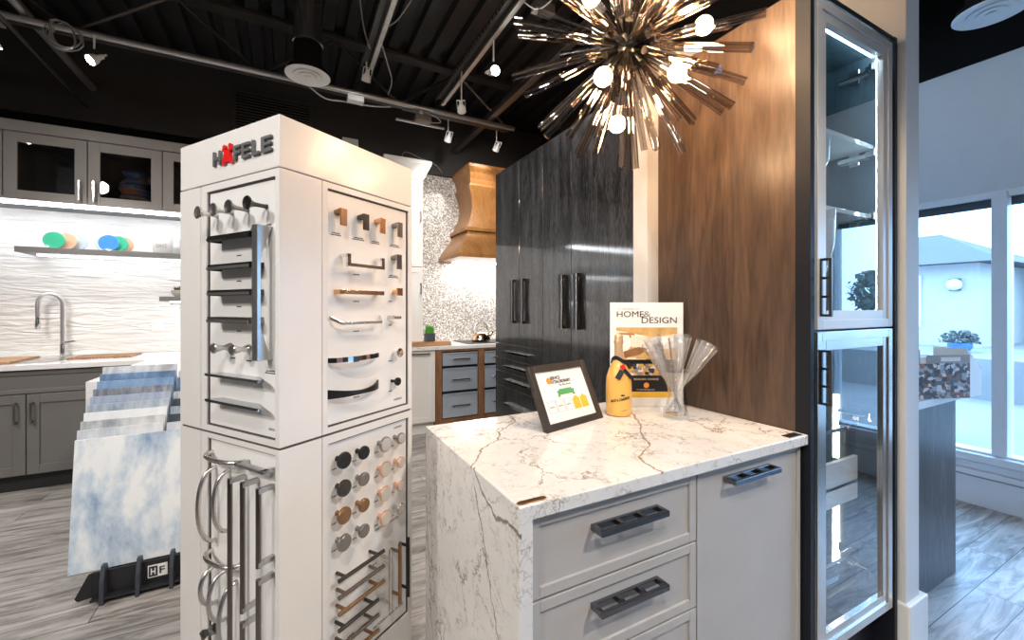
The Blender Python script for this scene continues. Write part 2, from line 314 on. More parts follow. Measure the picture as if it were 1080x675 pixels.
def tile_mat(i, c1, c2, c3): stone('sample_tile_%d' % i, c1, c2, c3, (16, 4, 5), 5, 0.4, 0.3)
W = [((0.4, 0.42, 0.45), (0.62, 0.66, 0.72), (0.8, 0.82, 0.84)), ((0.10, 0.16, 0.27), (0.16, 0.27, 0.46), (0.30, 0.45, 0.68)), ((0.16, 0.30, 0.55), (0.25, 0.38, 0.58), (0.35, 0.5, 0.7)),
     ((0.10, 0.12, 0.16), (0.28, 0.31, 0.37), (0.6, 0.62, 0.64)), ((0.28, 0.36, 0.5), (0.4, 0.47, 0.6), (0.55, 0.6, 0.7)), ((0.25, 0.32, 0.42), (0.45, 0.52, 0.6), (0.62, 0.66, 0.72)),
     ((0.78, 0.82, 0.86), (0.84, 0.88, 0.9), (0.9, 0.92, 0.94)), ((0.3, 0.34, 0.38), (0.6, 0.62, 0.64), (0.75, 0.75, 0.75)), ((0.5, 0.55, 0.62), (0.68, 0.72, 0.76), (0.8, 0.8, 0.8)), ((0.03, 0.04, 0.06), (0.09, 0.11, 0.14), (0.2, 0.22, 0.26))]
for i, w in enumerate(W): tile_mat(i, *w)
def floor_mat():
    m, t, o = nt('floor_planks'); b = N(t, 'BsdfPrincipled'); v = coords(t, loc=(0.3, 0.013, 0))
    br = N(t, 'TexBrick', offset=0.37, squash=1.0); br.inputs['Scale'].default_value = 1; br.inputs['Brick Width'].default_value = 1.2; br.inputs['Row Height'].default_value = 0.15
    br.inputs['Mortar Size'].default_value = 0.0016; br.inputs['Color1'].default_value = (0.25, 0.25, 0.25, 1); br.inputs['Color2'].default_value = (0.75, 0.75, 0.75, 1); br.inputs['Mortar'].default_value = (0, 0, 0, 1)
    L(t, v, br.inputs['Vector'])
    v2 = coords(t, (1.6, 11, 1))
    off = N(t, 'VectorMath', operation='ADD'); L(t, v2, off.inputs[0]); sc = N(t, 'VectorMath', operation='SCALE'); sc.inputs['Scale'].default_value = 9; L(t, br.outputs['Color'], sc.inputs[0]); L(t, sc.outputs[0], off.inputs[1])
    n = N(t, 'TexNoise'); n.inputs['Scale'].default_value = 1.4; n.inputs['Detail'].default_value = 9; n.inputs['Roughness'].default_value = 0.68; n.inputs['Distortion'].default_value = 1.3; L(t, off.outputs[0], n.inputs['Vector'])
    c = ramp(t, n.outputs['Fac'], [(0.30, (0.10, 0.09, 0.083)), (0.44, (0.26, 0.24, 0.22)), (0.56, (0.44, 0.41, 0.385)), (0.70, (0.56, 0.53, 0.50))])
    c = mixc(t, 0.35, c, br.outputs['Color'], 'SOFT_LIGHT')
    c = mixc(t, br.outputs['Fac'], c, (0.03, 0.028, 0.026))
    L(t, c, b.inputs['Base Color']); b.inputs['Roughness'].default_value = 0.36
    bp = N(t, 'Bump'); bp.inputs['Strength'].default_value = 0.25; bp.inputs['Distance'].default_value = 0.002; L(t, n.outputs['Fac'], bp.inputs['Height']); L(t, bp.outputs[0], b.inputs['Normal'])
    L(t, b.outputs[0], o.inputs[0])
floor_mat()
def wave_tile():
    m, t, o = nt('wave_tile'); b = N(t, 'BsdfPrincipled'); v = coords(t, (0.8, 1, 5.5))
    w = N(t, 'TexNoise'); w.inputs['Scale'].default_value = 4.2; w.inputs['Detail'].default_value = 2.5; w.inputs['Distortion'].default_value = 0.9
    L(t, v, w.inputs['Vector']); bp = N(t, 'Bump'); bp.inputs['Strength'].default_value = 0.9; bp.inputs['Distance'].default_value = 0.03
    L(t, w.outputs['Fac'], bp.inputs['Height']); L(t, bp.outputs[0], b.inputs['Normal']); b.inputs['Base Color'].default_value = (0.8, 0.79, 0.77, 1); b.inputs['Roughness'].default_value = 0.4
    L(t, b.outputs[0], o.inputs[0])
wave_tile()
def mosaic():
    m, t, o = nt('mosaic'); b = N(t, 'BsdfPrincipled'); v = coords(t, (1, 1, 1), (0, math.radians(45), 0))
    vo = N(t, 'TexVoronoi', feature='F1', distance='CHEBYCHEV'); vo.inputs['Scale'].default_value = 85; vo.inputs['Randomness'].default_value = 0.35; L(t, v, vo.inputs['Vector'])
    sp = N(t, 'SeparateColor'); L(t, vo.outputs['Color'], sp.inputs[0])
    c = ramp(t, sp.outputs[0], [(0.0, (0.26, 0.23, 0.20)), (0.3, (0.42, 0.39, 0.36)), (0.55, (0.55, 0.53, 0.50)), (0.8, (0.78, 0.77, 0.75))], 'CONSTANT')
    L(t, c, b.inputs['Base Color']); L(t, ramp(t, sp.outputs[1], [(0, (0.15,) * 3), (1, (0.5,) * 3)]), b.inputs['Roughness'])
    nm = N(t, 'Bump'); nm.inputs['Strength'].default_value = 0.5; nm.inputs['Distance'].default_value = 0.004; L(t, sp.outputs[2], nm.inputs['Height']); L(t, nm.outputs[0], b.inputs['Normal'])
    L(t, b.outputs[0], o.inputs[0])
mosaic()
def photo_mat(name, cols, sc):
    m, t, o = nt(name); b = N(t, 'BsdfPrincipled'); v = coords(t, sc)
    vo = N(t, 'TexVoronoi', feature='F1', distance='CHEBYCHEV'); vo.inputs['Scale'].default_value = 1; L(t, v, vo.inputs['Vector'])
    sp = N(t, 'SeparateColor'); L(t, vo.outputs['Color'], sp.inputs[0])
    L(t, ramp(t, sp.outputs[0], [(i / len(cols), c) for i, c in enumerate(cols)], 'CONSTANT'), b.inputs['Base Color']); b.inputs['Roughness'].default_value = 0.3
    L(t, b.outputs[0], o.inputs[0])
photo_mat('cover_photo', [(0.75, 0.55, 0.36), (0.85, 0.74, 0.58), (0.45, 0.22, 0.08), (0.9, 0.82, 0.7), (0.62, 0.38, 0.17)], (18, 18, 30))
photo_mat('small_photos', [(0.04, 0.04, 0.045), (0.25, 0.22, 0.2), (0.7, 0.66, 0.6), (0.65, 0.38, 0.12), (0.02, 0.02, 0.02)], (60, 60, 60))
photo_mat('kitchen_photo', [(0.03, 0.03, 0.035), (0.12, 0.12, 0.14), (0.4, 0.4, 0.42), (0.7, 0.7, 0.72), (0.3, 0.12, 0.05), (0.07, 0.06, 0.06)], (45, 45, 60))
def lattice_vase():
    m, t, o = nt('vase_glaze'); b = N(t, 'BsdfPrincipled'); v = coords(t, (1, 1, 9))
    n = N(t, 'TexNoise'); n.inputs['Scale'].default_value = 4; n.inputs['Detail'].default_value = 4; L(t, v, n.inputs['Vector'])
    L(t, ramp(t, n.outputs['Fac'], [(0.38, (0.015, 0.02, 0.03)), (0.48, (0.06, 0.12, 0.22)), (0.58, (0.30, 0.13, 0.05))]), b.inputs['Base Color']); b.inputs['Roughness'].default_value = 0.12
    L(t, b.outputs[0], o.inputs[0])
lattice_vase()
# ------------------------------------------------------------------ camera and world
cam = bpy.data.cameras.new('camera'); co = bpy.data.objects.new('camera', cam); C.objects.link(co)
co.location = (0, 0, 1.32); co.rotation_euler = (PI / 2, 0, -math.radians(27.84)); cam.sensor_width = 36; cam.lens = 36 * 445 / 1080; cam.shift_y = -13.5 / 1080; cam.clip_start = 0.02; cam.clip_end = 200
bpy.context.scene.camera = co
vs = bpy.context.scene.view_settings; vs.view_transform = 'Standard'; vs.look = 'None'; vs.gamma = 1; vs.use_curve_mapping = False; vs.exposure = 0.0
wd = bpy.data.worlds.new('world'); bpy.context.scene.world = wd; wd.use_nodes = True
t = wd.node_tree; t.nodes.clear(); bg = t.nodes.new('ShaderNodeBackground'); ow = t.nodes.new('ShaderNodeOutputWorld')
bg.inputs[0].default_value = (0.33, 0.60, 1.0, 1); bg.inputs[1].default_value = 9.0; t.links.new(bg.outputs[0], ow.inputs[0])
# ------------------------------------------------------------------ the room
RX0, RX1, RY0, RY1, ZC = -4.6, 4.06, -3.2, 4.95, 3.64
struct('floor', MB().box(RX0 - 0.2, RY0 - 0.2, -0.12, RX1 + 0.2, RY1 + 0.2, 0), 'floor_planks')
mb = MB(); prof = []; x = RX0 - 0.2      # corrugated steel deck, ribs running away from the camera
while x < RX1 + 0.2:
    prof += [(x, ZC), (x + 0.09, ZC), (x + 0.105, ZC + 0.06), (x + 0.165, ZC + 0.06)]; x += 0.18
n = len(prof); v_ = [(p[0], y, p[1]) for y in (RY0 - 0.2, RY1 + 0.2) for p in prof]
mb.mesh(v_, [(i, i + 1, n + i + 1, n + i) for i in range(n - 1)]); mb.box(RX0 - 0.2, RY0 - 0.2, ZC + 0.08, RX1 + 0.2, RY1 + 0.2, ZC + 0.2)
struct('ceiling', mb, 'ceiling_black')
struct('wall_back', MB().box(RX0 - 0.2, RY1, 0, RX1 + 0.2, RY1 + 0.2, ZC + 0.085), 'wall_black')
struct('trim_1', MB().box(RX0, 4.88, 2.905, 3.31, RY1, ZC), 'wall_charcoal')       # charcoal bulkhead over the kitchen cabinets
struct('wall_left', MB().box(RX0 - 0.2, RY0, 0, RX0, RY1, ZC + 0.085), 'wall_paint')
# partition wall beside the glass cabinet
struct('wall_partition', MB().box(2.05, 0.71, 0, 2.162, 1.0, ZC), 'wall_paint', bev=0.003); struct('wall_divider', MB().box(2.052, 1.0, 0, 2.16, 2.99, ZC).box(2.16, 2.9, 0, 3.4, 2.99, ZC).box(3.31, 2.99, 0, 3.4, RY1, ZC), 'wall_black')
struct('baseboard_partition', MB().box(2.036, 0.694, 0, 2.2, 0.9, 0.205), 'trim_white', bev=0.006)
struct('wall_stub', MB().box(1.372, 1.345, 0, 2.05, 1.428, 2.52), 'wall_paint', bev=0.002)
struct('wall_inner', MB().box(2.163, 0.99, 0, 2.175, 2.9, ZC).box(2.175, 2.885, 0, RX1, 2.899, ZC), 'window_wall_paint')
# window wall
WY = [-1.72, -0.41, 0.935, 2.1, 3.3, 4.5]
mb = MB(); mb.box(RX1, RY0, 0, RX1 + 0.14, RY1, 0.24); mb.box(RX1, RY0, 2.075, RX1 + 0.14, RY1, 2.95)
mb.box(RX1, RY0, 0.24, RX1 + 0.14, WY[0], 2.075); mb.box(RX1, WY[-1], 0.24, RX1 + 0.14, RY1, 2.075); struct('wall_right', mb, 'window_wall_paint')
struct('trim_2', MB().box(RX1 - 0.01, RY0, 2.95, RX1 + 0.2, RY1, ZC + 0.085), 'wall_black')
struct('trim_3', MB().box(RX1 - 0.035, RY0, 0.20, RX1, RY1, 0.24).box(RX1 - 0.055, RY0, 0.30, RX1, RY1, 0.35).box(RX1 - 0.02, RY0, 0.24, RX1, RY1, 0.30), 'frame_white', bev=0.005)
struct('baseboard_right', MB().box(RX1 - 0.016, RY0, 0.0, RX1 - 0.001, RY1, 0.19), 'frame_white', bev=0.004)
mb = MB(); mb.box(RX1 - 0.01, WY[0], 0.24, RX1 + 0.1, WY[-1], 0.365); mb.box(RX1 - 0.01, WY[0], 2.03, RX1 + 0.1, WY[-1], 2.075)
for y in WY: mb.box(RX1 - 0.03, y - 0.035, 0.36, RX1 + 0.1, y + 0.035, 2.06)
struct('window_1', mb, 'frame_white', bev=0.004)
mb = MB()
for a, b in zip(WY, WY[1:]): mb.box(RX1 + 0.055, a + 0.03, 0.36, RX1 + 0.06, b - 0.03, 2.03)
g = finish('window_pane', mb, 'pane', bpy.data.objects['window_1'])
mb = MB()
for a, b in zip(WY, WY[1:]): mb.box(RX1 + 0.02, a + 0.04, 1.975, RX1 + 0.05, b - 0.04, 2.035)
finish('window_blind', mb, 'ext_glass', bpy.data.objects['window_1'])
struct('wall_front', MB().box(RX0 - 0.2, RY0 - 0.2, 0, RX1 + 0.2, RY0, ZC + 0.085), 'wall_paint')
mat('greige_metal', (0.52, 0.50, 0.47), 0.35, 0.2, vary=0.02)
mat('steel_brushed_dark', (0.16, 0.15, 0.145), 0.35, 0.8); mat('vent_metal', (0.09, 0.08, 0.075), 0.5, 0.3); mat('cable_grey', (0.28, 0.28, 0.28), 0.5); mat('bronze_dull', (0.2, 0.16, 0.13), 0.4, 0.3)
mat('nickel_bright', (0.9, 0.9, 0.91), 0.28, 1.0)
mat('slate_metal', (0.20, 0.205, 0.22), 0.2, 1.0)
# ------------------------------------------------------------------ island
def shaker(mb, x0, z0, x1, z1, y, th=0.02, w=0.024, rec=0.006):
    """front facing -Y: slab with a raised border, front face at y"""
    mb.box(x0, y + rec, z0, x1, y + th, z1); mb.frame('y', y, rec + 0.001, x0, z0, x1, z1, w)
    return mb
def ladder_pull(name, parent, x0, x1, z, y, m='dark_metal', bars=(1 / 3, 2 / 3)):
    """rectangular open pull: two long rails and short ties in a horizontal plane"""
    mb = MB(); h = 0.007
    mb.box(x0, y - 0.040, z - h, x1, y - 0.031, z + h); mb.box(x0, y - 0.009, z - h, x1, y + 0.001, z + h)
    for f in (0.0, *bars, 1.0):
        c = x0 + 0.005 + (x1 - x0 - 0.01) * f; mb.box(c - 0.005, y - 0.032, z - h, c + 0.005, y - 0.008, z + h)
    return finish(name, mb, m, parent, bev=0.0012)
isl = thing('island_cabinet', 'light grey island base cabinet with drawers and tall door under the marble top', 'cabinet', (0.94, 1.05, 0))
mb = MB(); mb.box(0.44, 0.776, 0.1, 1.432, 1.385, 0.886); mb.box(0.44, 0.83, 0, 1.43, 1.36, 0.1); finish('body', mb, 'island_grey', isl)
for (z0, z1, hz) in ((0.7075, 0.884, 0.823), (0.5335, 0.7025, 0.645), (0.3195, 0.5285, 0.46), (0.11, 0.3145, 0.245)):
    d = finish('drawer', shaker(MB(), 0.4415, z0, 0.9465, z1, 0.755), 'island_grey', isl, bev=0.0015)
    ladder_pull('handle', d, 0.603, 0.811, hz, 0.7605, 'slate_metal')
d = finish('door', shaker(MB(), 0.9515, 0.11, 1.432, 0.884, 0.755, w=0.016), 'island_grey', isl, bev=0.0015); ladder_pull('handle', d, 1.062, 1.272, 0.845, 0.7605, 'slate_metal')
mb = MB(); mb.prism([(0.405, 0), (0.437, 0), (0.437, 0.889), (1.438, 0.889), (1.438, 0.92), (0.405, 0.92)], 'y', 0.735, 1.39)
finish('countertop', mb, 'marble', keep=True, bev=0.0025, label='white marble waterfall countertop with brown veins on the grey island', cat='countertop')
mb = MB(); mb.prism([(0.405 + 0.0375 + 0.033 * (1 if a < PI / 2 or a > 1.5 * PI else -1) * 0.7 + 0.012 * math.cos(a), 0.7505 + 0.0075 * math.sin(a)) for a in [2 * PI * (k + .5) / 24 for k in range(24)]], 'z', 0.9202, 0.9225)
mb.xf(Matrix.Translation((0.442, 0.75, 0)) @ Matrix.Rotation(0.0, 4, 'Z') @ Matrix.Translation((-0.442, -0.75, 0)))
finish('material_label', mb, 'bronze', bev=0.0008, label='small oval bronze tag on the near left corner of the marble top', cat='tag')
finish('material_label', MB().box(1.352, 0.742, 0.9202, 1.418, 0.768, 0.923), 'black_satin', bev=0.001, label='small black rectangular tag on the right end of the marble top', cat='tag')
# ------------------------------------------------------------------ things on the island
Mf = Matrix.Translation((0.723, 1.126, 0.9205)) @ Matrix.Rotation(math.atan2(0.070, 0.285), 4, 'Z') @ Matrix.Rotation(-math.atan2(0.0921, 0.1997), 4, 'X')
fr = thing('picture_frame', 'dark brown framed award certificate leaning on its easel on the marble top', 'frame', (0.865, 1.18, 0.92))
def fin(name, mb, m, par, **kw): return finish(name, mb.xf(Mf), m, par, **kw)
FW, FH = 0.293, 0.222
mb = MB(); mb.frame('y', 0, 0.018, 0, 0, FW, FH, 0.024); fin('frame', mb, 'frame_brown', fr, bev=0.002)
cert = fin('certificate', MB().box(0.022, 0.007, 0.022, FW - 0.022, 0.014, FH - 0.022), 'paper_white', fr)
mb = MB(); mb.box(0.11, 0.0185, 0.0, 0.18, 0.021, 0.16); fin('easel_back', mb, 'black_satin', fr)
mb = MB(); mb.mesh([(0.11, 0.021, 0.16), (0.18, 0.021, 0.16), (0.18, 0.13, 0.056), (0.11, 0.13, 0.056), (0.11, 0.023, 0.165), (0.18, 0.023, 0.165), (0.18, 0.133, 0.06), (0.11, 0.133, 0.06)], [(0, 1, 2, 3), (7, 6, 5, 4), (0, 4, 5, 1), (1, 5, 6, 2), (2, 6, 7, 3), (3, 7, 4, 0)]); fin('easel_leg', mb, 'black_satin', fr)
TM = Matrix(((1, 0, 0, 0), (0, 0, -1, 0.007), (0, 1, 0, 0), (0, 0, 0, 1)))
def ft(body, x, z, w, h, m, bold=0.0): fin('lettering', text_mb(body, w, h, 0.0006, Matrix.Translation((x, 0, z)) @ TM, bold), m, cert)
ft('SERVICE', 0.092, 0.166, 0.05, 0.012, 'ink', 0.03); ft('EXTRAORDINARY', 0.092, 0.152, 0.1, 0.012, 'ink', 0.03); ft('The Blue Book', 0.125, 0.142, 0.062, 0.007, 'ink', 0.0); ft('G', 0.077, 0.158, 0.009, 0.012, 'paper_white', 0.05)
mb = MB(); mb.cyl((0.082, 0.0068, 0.164), (0.082, 0.0062, 0.164), 0.0115, n=24); fin('seal', mb, 'orange_ink', cert)
mb = MB(); pts = [(0.105, 0.105), (0.117, 0.105), (0.117, 0.111), (0.182, 0.111), (0.182, 0.105), (0.195, 0.105), (0.191, 0.115), (0.195, 0.126), (0.182, 0.126), (0.182, 0.131), (0.117, 0.131), (0.117, 0.126), (0.105, 0.126), (0.109, 0.115)]
mb.prism(pts, 'y', 0.0062, 0.0069); fin('ribbon', mb, 'ribbon_green', cert); ft('FIRST', 0.127, 0.116, 0.045, 0.009, 'paper_white', 0.03)
mb = MB()
for k in range(3):
    x0 = 0.045 + k * 0.041
    mb.box(x0, 0.0064, 0.095, x0 + 0.037, 0.0069, 0.0958)
    mb.box(x0, 0.0064, 0.056, x0 + 0.037, 0.0069, 0.0568); mb.box(x0, 0.0064, 0.056, x0 + 0.0008, 0.0069, 0.0955); mb.box(x0 + 0.036, 0.0064, 0.056, x0 + 0.037, 0.0069, 0.0955)
    mb.box(x0 + 0.006, 0.0064, 0.074, x0 + 0.028, 0.0069, 0.077)
fin('badge_outline', mb, 'ink_soft', cert)
mb = MB()
for x0 in (0.170, 0.210): mb.prism([(x0, 0.054), (x0 + 0.036, 0.054), (x0 + 0.036, 0.09), (x0 + 0.018, 0.101), (x0, 0.09)], 'y', 0.0063, 0.0069)
fin('badge', mb, 'paper_gold', cert)
for x0 in (0.174, 0.214): ft('BEST', x0, 0.077, 0.028, 0.008, 'ink_soft', 0.04); ft('OF 2019', x0, 0.067, 0.028, 0.006, 'ink_soft', 0.02)
# champagne bottle
bt = thing('champagne_bottle', 'yellow champagne bottle with gold neck foil and black ribbon on the marble top', 'bottle', (1.087, 1.206, 0.92))
bp = [(0.0, 0.001), (0.040, 0.001), (0.046, 0.006), (0.047, 0.02), (0.047, 0.11), (0.045, 0.14), (0.036, 0.17), (0.026, 0.19), (0.0185, 0.205), (0.0165, 0.215)]
finish('bottle_body', MB().lathe(bp, (0, 0, 0), 40), 'bottle_yellow', bt, smooth=50, local=True)
finish('neck_foil', MB().lathe([(0.019, 0.204), (0.0172, 0.215), (0.0155, 0.235), (0.0145, 0.262), (0.0175, 0.266), (0.0175, 0.276), (0.015, 0.281), (0.0165, 0.29), (0.013, 0.298), (0, 0.3)], (0, 0, 0), 32), 'foil_gold', bt, smooth=50, local=True)
fwx, fwy = -0.670, -0.743       # towards the camera, from the bottle
bx = Matrix(((-fwy, 0, -fwx * -1, 0), (fwx, 0, fwy, 0), (0, 1, 0, 0), (0, 0, 0, 1)))
bx = Matrix.Rotation(math.atan2(fwy, fwx) + PI / 2, 4, 'Z')      # local -Y faces the camera
def curved_text(body, w, h, r, a0, z, slant, m, parent, bold=0.0):
    mb = text_mb(body, w, h, 1.0, Matrix.Identity(4), bold)
    for v in mb.bm.verts:
        a = (v.co.x - w / 2) / r + a0; rr = r + 0.0004 + 0.0006 * v.co.z; zz = z + v.co.y + (v.co.x) * slant
        v.co = Vector((rr * math.sin(a), -rr * math.cos(a), zz))
    finish('label_lettering', mb.xf(bx), m, parent, local=True)
curved_text('MOET & CHANDON', 0.070, 0.010, 0.0472, 0.15, 0.052, 0.22, 'ink', bt, 0.02); curved_text('CHAMPAGNE', 0.022, 0.004, 0.0472, 0.42, 0.022, 0.15, 'ink_soft', bt)
mb = MB(); mb.prism([(-0.006, 0.0), (0.006, 0.0), (0.007, 0.006), (0.003, 0.003), (0.0, 0.008), (-0.003, 0.003), (-0.007, 0.006)], 'y', -0.0485, -0.0465)
finish('emblem', mb.xf(bx @ Matrix.Rotation(0.3, 4, 'Z') @ Matrix.Translation((0, 0, 0.078))), 'ink', bt, local=True)
mb = MB(); pts = []
for k in range(41):
    a = 2 * PI * k / 40; z = 0.195 - 0.018 * math.cos(a - 1.0) ; r = 0.0245 + (0.205 - z) * 0.75
    pts.append((r * math.cos(a), r * math.sin(a), z))
vs_ = []
for (x, y, z) in pts: vs_ += [(x, y, z + 0.007), (x * 0.98, y * 0.98, z + 0.0075), (x * 1.09, y * 1.09, z - 0.007), (x * 1.05, y * 1.05, z - 0.0075)]
mb.mesh(vs_, [(4 * k + a, 4 * k + b, 4 * k + 4 + b, 4 * k + 4 + a) for k in range(40) for a, b in ((0, 2), (2, 3), (3, 1), (1, 0))])
mb.xf(bx); rib = finish('ribbon', mb, 'ribbon_black', bt, local=True)
mb = MB(); mb.box(-0.010, -0.0015, -0.022, 0.010, 0.0015, 0.014); mb.xf(bx @ Matrix.Translation((0.006, -0.043, 0.158)) @ Matrix.Rotation(math.radians(-18), 4, 'X') @ Matrix.Rotation(math.radians(28), 4, 'Y')); finish('ribbon_tail', mb, 'ribbon_black', rib, local=True)
mb = MB(); mb.box(-0.007, -0.0015, -0.028, 0.007, 0.0015, 0.014); mb.xf(bx @ Matrix.Translation((0.028, -0.030, 0.162)) @ Matrix.Rotation(math.radians(35), 4, 'Z') @ Matrix.Rotation(math.radians(-20), 4, 'X') @ Matrix.Rotation(math.radians(-38), 4, 'Y')); finish('ribbon_tail', mb, 'ribbon_black', rib, local=True)
mb = MB(); mb.cyl((0, 0, 0), (0, -0.004, 0), 0.0095, 0.0085, 20); mb.xf(bx @ Matrix.Translation((0.014, -0.036, 0.182))); finish('wax_seal', mb, 'seal_red', rib, local=True)
# magazine poster in a clear stand, turned to the viewer
sg = thing('magazine_poster', 'white home and design magazine cover standing behind the bottle', 'magazine', (1.274, 1.25, 0.92), -math.radians(27.84))
W2, H2 = 0.294, 0.419
px_ = Matrix.Translation((0, 0, 0))
def S(name, mb, m, par, **kw): return finish(name, mb, m, par, local=True, **kw)
S('cover', MB().box(-0.147, 0, 0.001, 0.147, 0.004, 0.419), 'paper_white', sg)
def zz(v): return 0.419 - (v - 42) / 525 * 0.419
def xx(v): return -0.147 + (v - 45) / 370 * 0.294
S('cover_photo', MB().box(xx(75), -0.0006, zz(330), xx(385), 0.0001, zz(168)), 'cover_photo', sg)
def pq(name, pts, m, d): S(name, MB().prism([(xx(a), zz(b)) for a, b in pts], 'y', -0.0006 - d, -0.0003), m, sg)
mat('pic_gold', (0.62, 0.38, 0.14), 0.5, vary=0.2, vscale=30); mat('pic_cream', (0.82, 0.72, 0.56), 0.5, vary=0.12, vscale=25); mat('pic_brown', (0.28, 0.13, 0.05), 0.5, vary=0.3, vscale=30); mat('pic_white', (0.88, 0.84, 0.76), 0.5)
pq('picture_detail', [(75, 168), (385, 168), (385, 200), (250, 215), (140, 195), (75, 182)], 'pic_gold', 0.0002)
pq('picture_detail', [(78, 200), (140, 208), (150, 262), (120, 300), (78, 308)], 'pic_white', 0.0003)
pq('picture_detail', [(150, 205), (230, 220), (235, 262), (155, 268)], 'pic_cream', 0.0004)
pq('picture_detail', [(110, 290), (190, 266), (235, 275), (215, 300), (120, 322)], 'pic_brown', 0.0005)
pq('picture_detail', [(240, 225), (385, 205), (385, 300), (250, 290)], 'pic_white', 0.0003)
pq('picture_detail', [(215, 292), (385, 268), (385, 326), (170, 326)], 'pic_gold', 0.0006)
S('text_panel', MB().box(xx(75), -0.0007, zz(492), xx(385), 0.0001, zz(330)), 'black_satin', sg)
S('photo_strip', MB().box(xx(130), -0.0011, zz(410), xx(330), -0.0006, zz(352)), 'small_photos', sg)
S('gold_band', MB().box(xx(75), -0.0008, zz(521), xx(385), 0.0001, zz(492)), 'paper_gold', sg)
mb = MB(); mb.lathe([(0.008, -0.0006), (0.011, -0.0006), (0.011, 0), (0.008, 0)], M=Matrix.Rotation(PI / 2, 4, 'X'), c=(xx(228), -0.0012, zz(460)), n=24); S('ring_logo', mb, 'orange_ink', sg)
def st(body, x0, y1, x1, y0, m, bold=0.0):
    S('lettering', text_mb(body, xx(x1) - xx(x0), zz(y0) - zz(y1), 0.0006, Matrix.Translation((xx(x0), -0.0007, zz(y1))) @ Matrix(((1, 0, 0, 0), (0, 0, -1, 0), (0, 1, 0, 0), (0, 0, 0, 1))), bold), m, sg)
st('HOME', 78, 116, 215, 86, 'ink', 0.0); st('&', 214, 114, 250, 86, 'ink_soft', 0.0); st('DESIGN', 204, 147, 382, 116, 'ink', 0.0); st('AT THE HEART OF', 82, 78, 190, 72, 'ink_soft')
st('READERS CHOICE', 165, 434, 290, 424, 'foil_gold', 0.02); st('homeanddesign.com', 180, 485, 270, 479, 'paper_white')
mb = MB(); mb.box(-0.149, -0.004, 0, 0.149, -0.0025, 0.41); mb.box(-0.149, -0.004, 0, 0.149, 0.06, 0.0008); S('clear_holder', MB().box(-0.149, 0.0045, 0.0005, 0.149, 0.006, 0.419).box(-0.149, -0.012, 0, 0.149, 0.07, 0.0015), 'acrylic', sg)
# crystal vase and the flutes standing in it
VX, VY = 1.237, 1.073
mb = MB(); outer = [(0.0, 0.0), (0.044, 0.0), (0.046, 0.006), (0.034, 0.045), (0.026, 0.080), (0.031, 0.115), (0.046, 0.145), (0.062, 0.170)]
inner = [(0.058, 0.170), (0.042, 0.144), (0.027, 0.115), (0.022, 0.080), (0.029, 0.045), (0.036, 0.014), (0.0, 0.012)]
mb.lathe(outer + inner, (VX, VY, 0.9205), 24)
finish('vase', mb, 'stemware', smooth=60, label='clear waisted crystal vase holding the fan of flutes', cat='vase')
fl = [(95, .56, 'leaning left towards the bottle'), (140, .40, 'second from the left of the fan'), (200, .50, 'nearest the viewer on the left of the fan'), (255, .36, 'upright at the front middle of the fan'), (310, .50, 'nearest the viewer on the right of the fan'), (5, .60, 'leaning furthest right towards the wood panel'), (50, .36, 'at the back right of the fan')]
for k, (a, tl_, where) in enumerate(fl):
    ang = math.radians(a) - math.radians(27.84)
    R = Matrix.Rotation(ang, 4, 'Z') @ Matrix.Rotation(tl_, 4, 'Y')
    base = Vector((VX - 0.026 * math.cos(ang) * (tl_ / .5), VY - 0.026 * math.sin(ang) * (tl_ / .5), 0.945))
    mb = MB(); mb.lathe([(0, 0), (0.005, 0.001), (0.0042, 0.02), (0.004, 0.10), (0.007, 0.125), (0.015, 0.16), (0.024, 0.22), (0.0335, 0.285), (0.0325, 0.285), (0.0225, 0.22), (0.013, 0.162), (0.004, 0.13), (0, 0.128)], n=14, M=R, c=base)
    for q in range(7):   # cut flutes along the bowl
        an = 2 * PI * q / 7
        pts = [R @ Vector((r * math.cos(an), r * math.sin(an), z)) + base for r, z in ((0.0155, 0.16), (0.0245, 0.22), (0.0335, 0.28))]
        mb.tube(pts, 0.0009, 5)
    finish('champagne_flute', mb, 'stemware', smooth=60, label='clear cut champagne flute in the vase, ' + where, cat='glass', group='champagne flutes fanned out in the vase')
# ------------------------------------------------------------------ glass fronted display cabinet with walnut side
dc = thing('display_cabinet', 'tall display cabinet with walnut side and two framed glass doors beside the island', 'cabinet', (1.74, 1.02, 0))
mb = MB(); mb.box(1.44, 0.775, 0.0, 1.462, 1.345, 2.337)
finish('side_panel', mb, 'walnut', dc, label='walnut veneered side panel')
mb = MB()
for y in (0.98, 1.16): mb.box(1.4392, y - 0.0008, 0, 1.4402, y + 0.0008, 2.337)
finish('panel_joint', mb, 'shadow_line', dc)
mb = MB(); mb.box(1.44, 0.73, 0.0, 1.462, 0.775, 2.337); mb.box(2.012, 0.73, 0.0, 2.034, 1.345, 2.337); mb.box(1.462, 0.752, 2.318, 2.012, 1.345, 2.337); mb.box(1.462, 0.732, 2.32, 2.012, 0.76, 2.337); mb.box(1.462, 0.80, 0.0, 2.012, 0.815, 0.19)
finish('surround', mb, 'black_edge', dc, bev=0.001)
mb = MB(); mb.box(1.463, 0.78, 0.2, 1.475, 1.32, 2.315); mb.box(1.999, 0.78, 0.2, 2.011, 1.32, 2.315); mb.box(1.463, 1.32, 0.2, 2.011, 1.335, 2.315); mb.box(1.463, 0.78, 0.19, 2.011, 1.33, 0.205); mb.box(1.463, 0.78, 1.235, 2.011, 1.33, 1.255); mb.box(1.463, 0.78, 2.30, 2.011, 1.33, 2.316)
finish('interior', mb, 'inside_wood', dc)
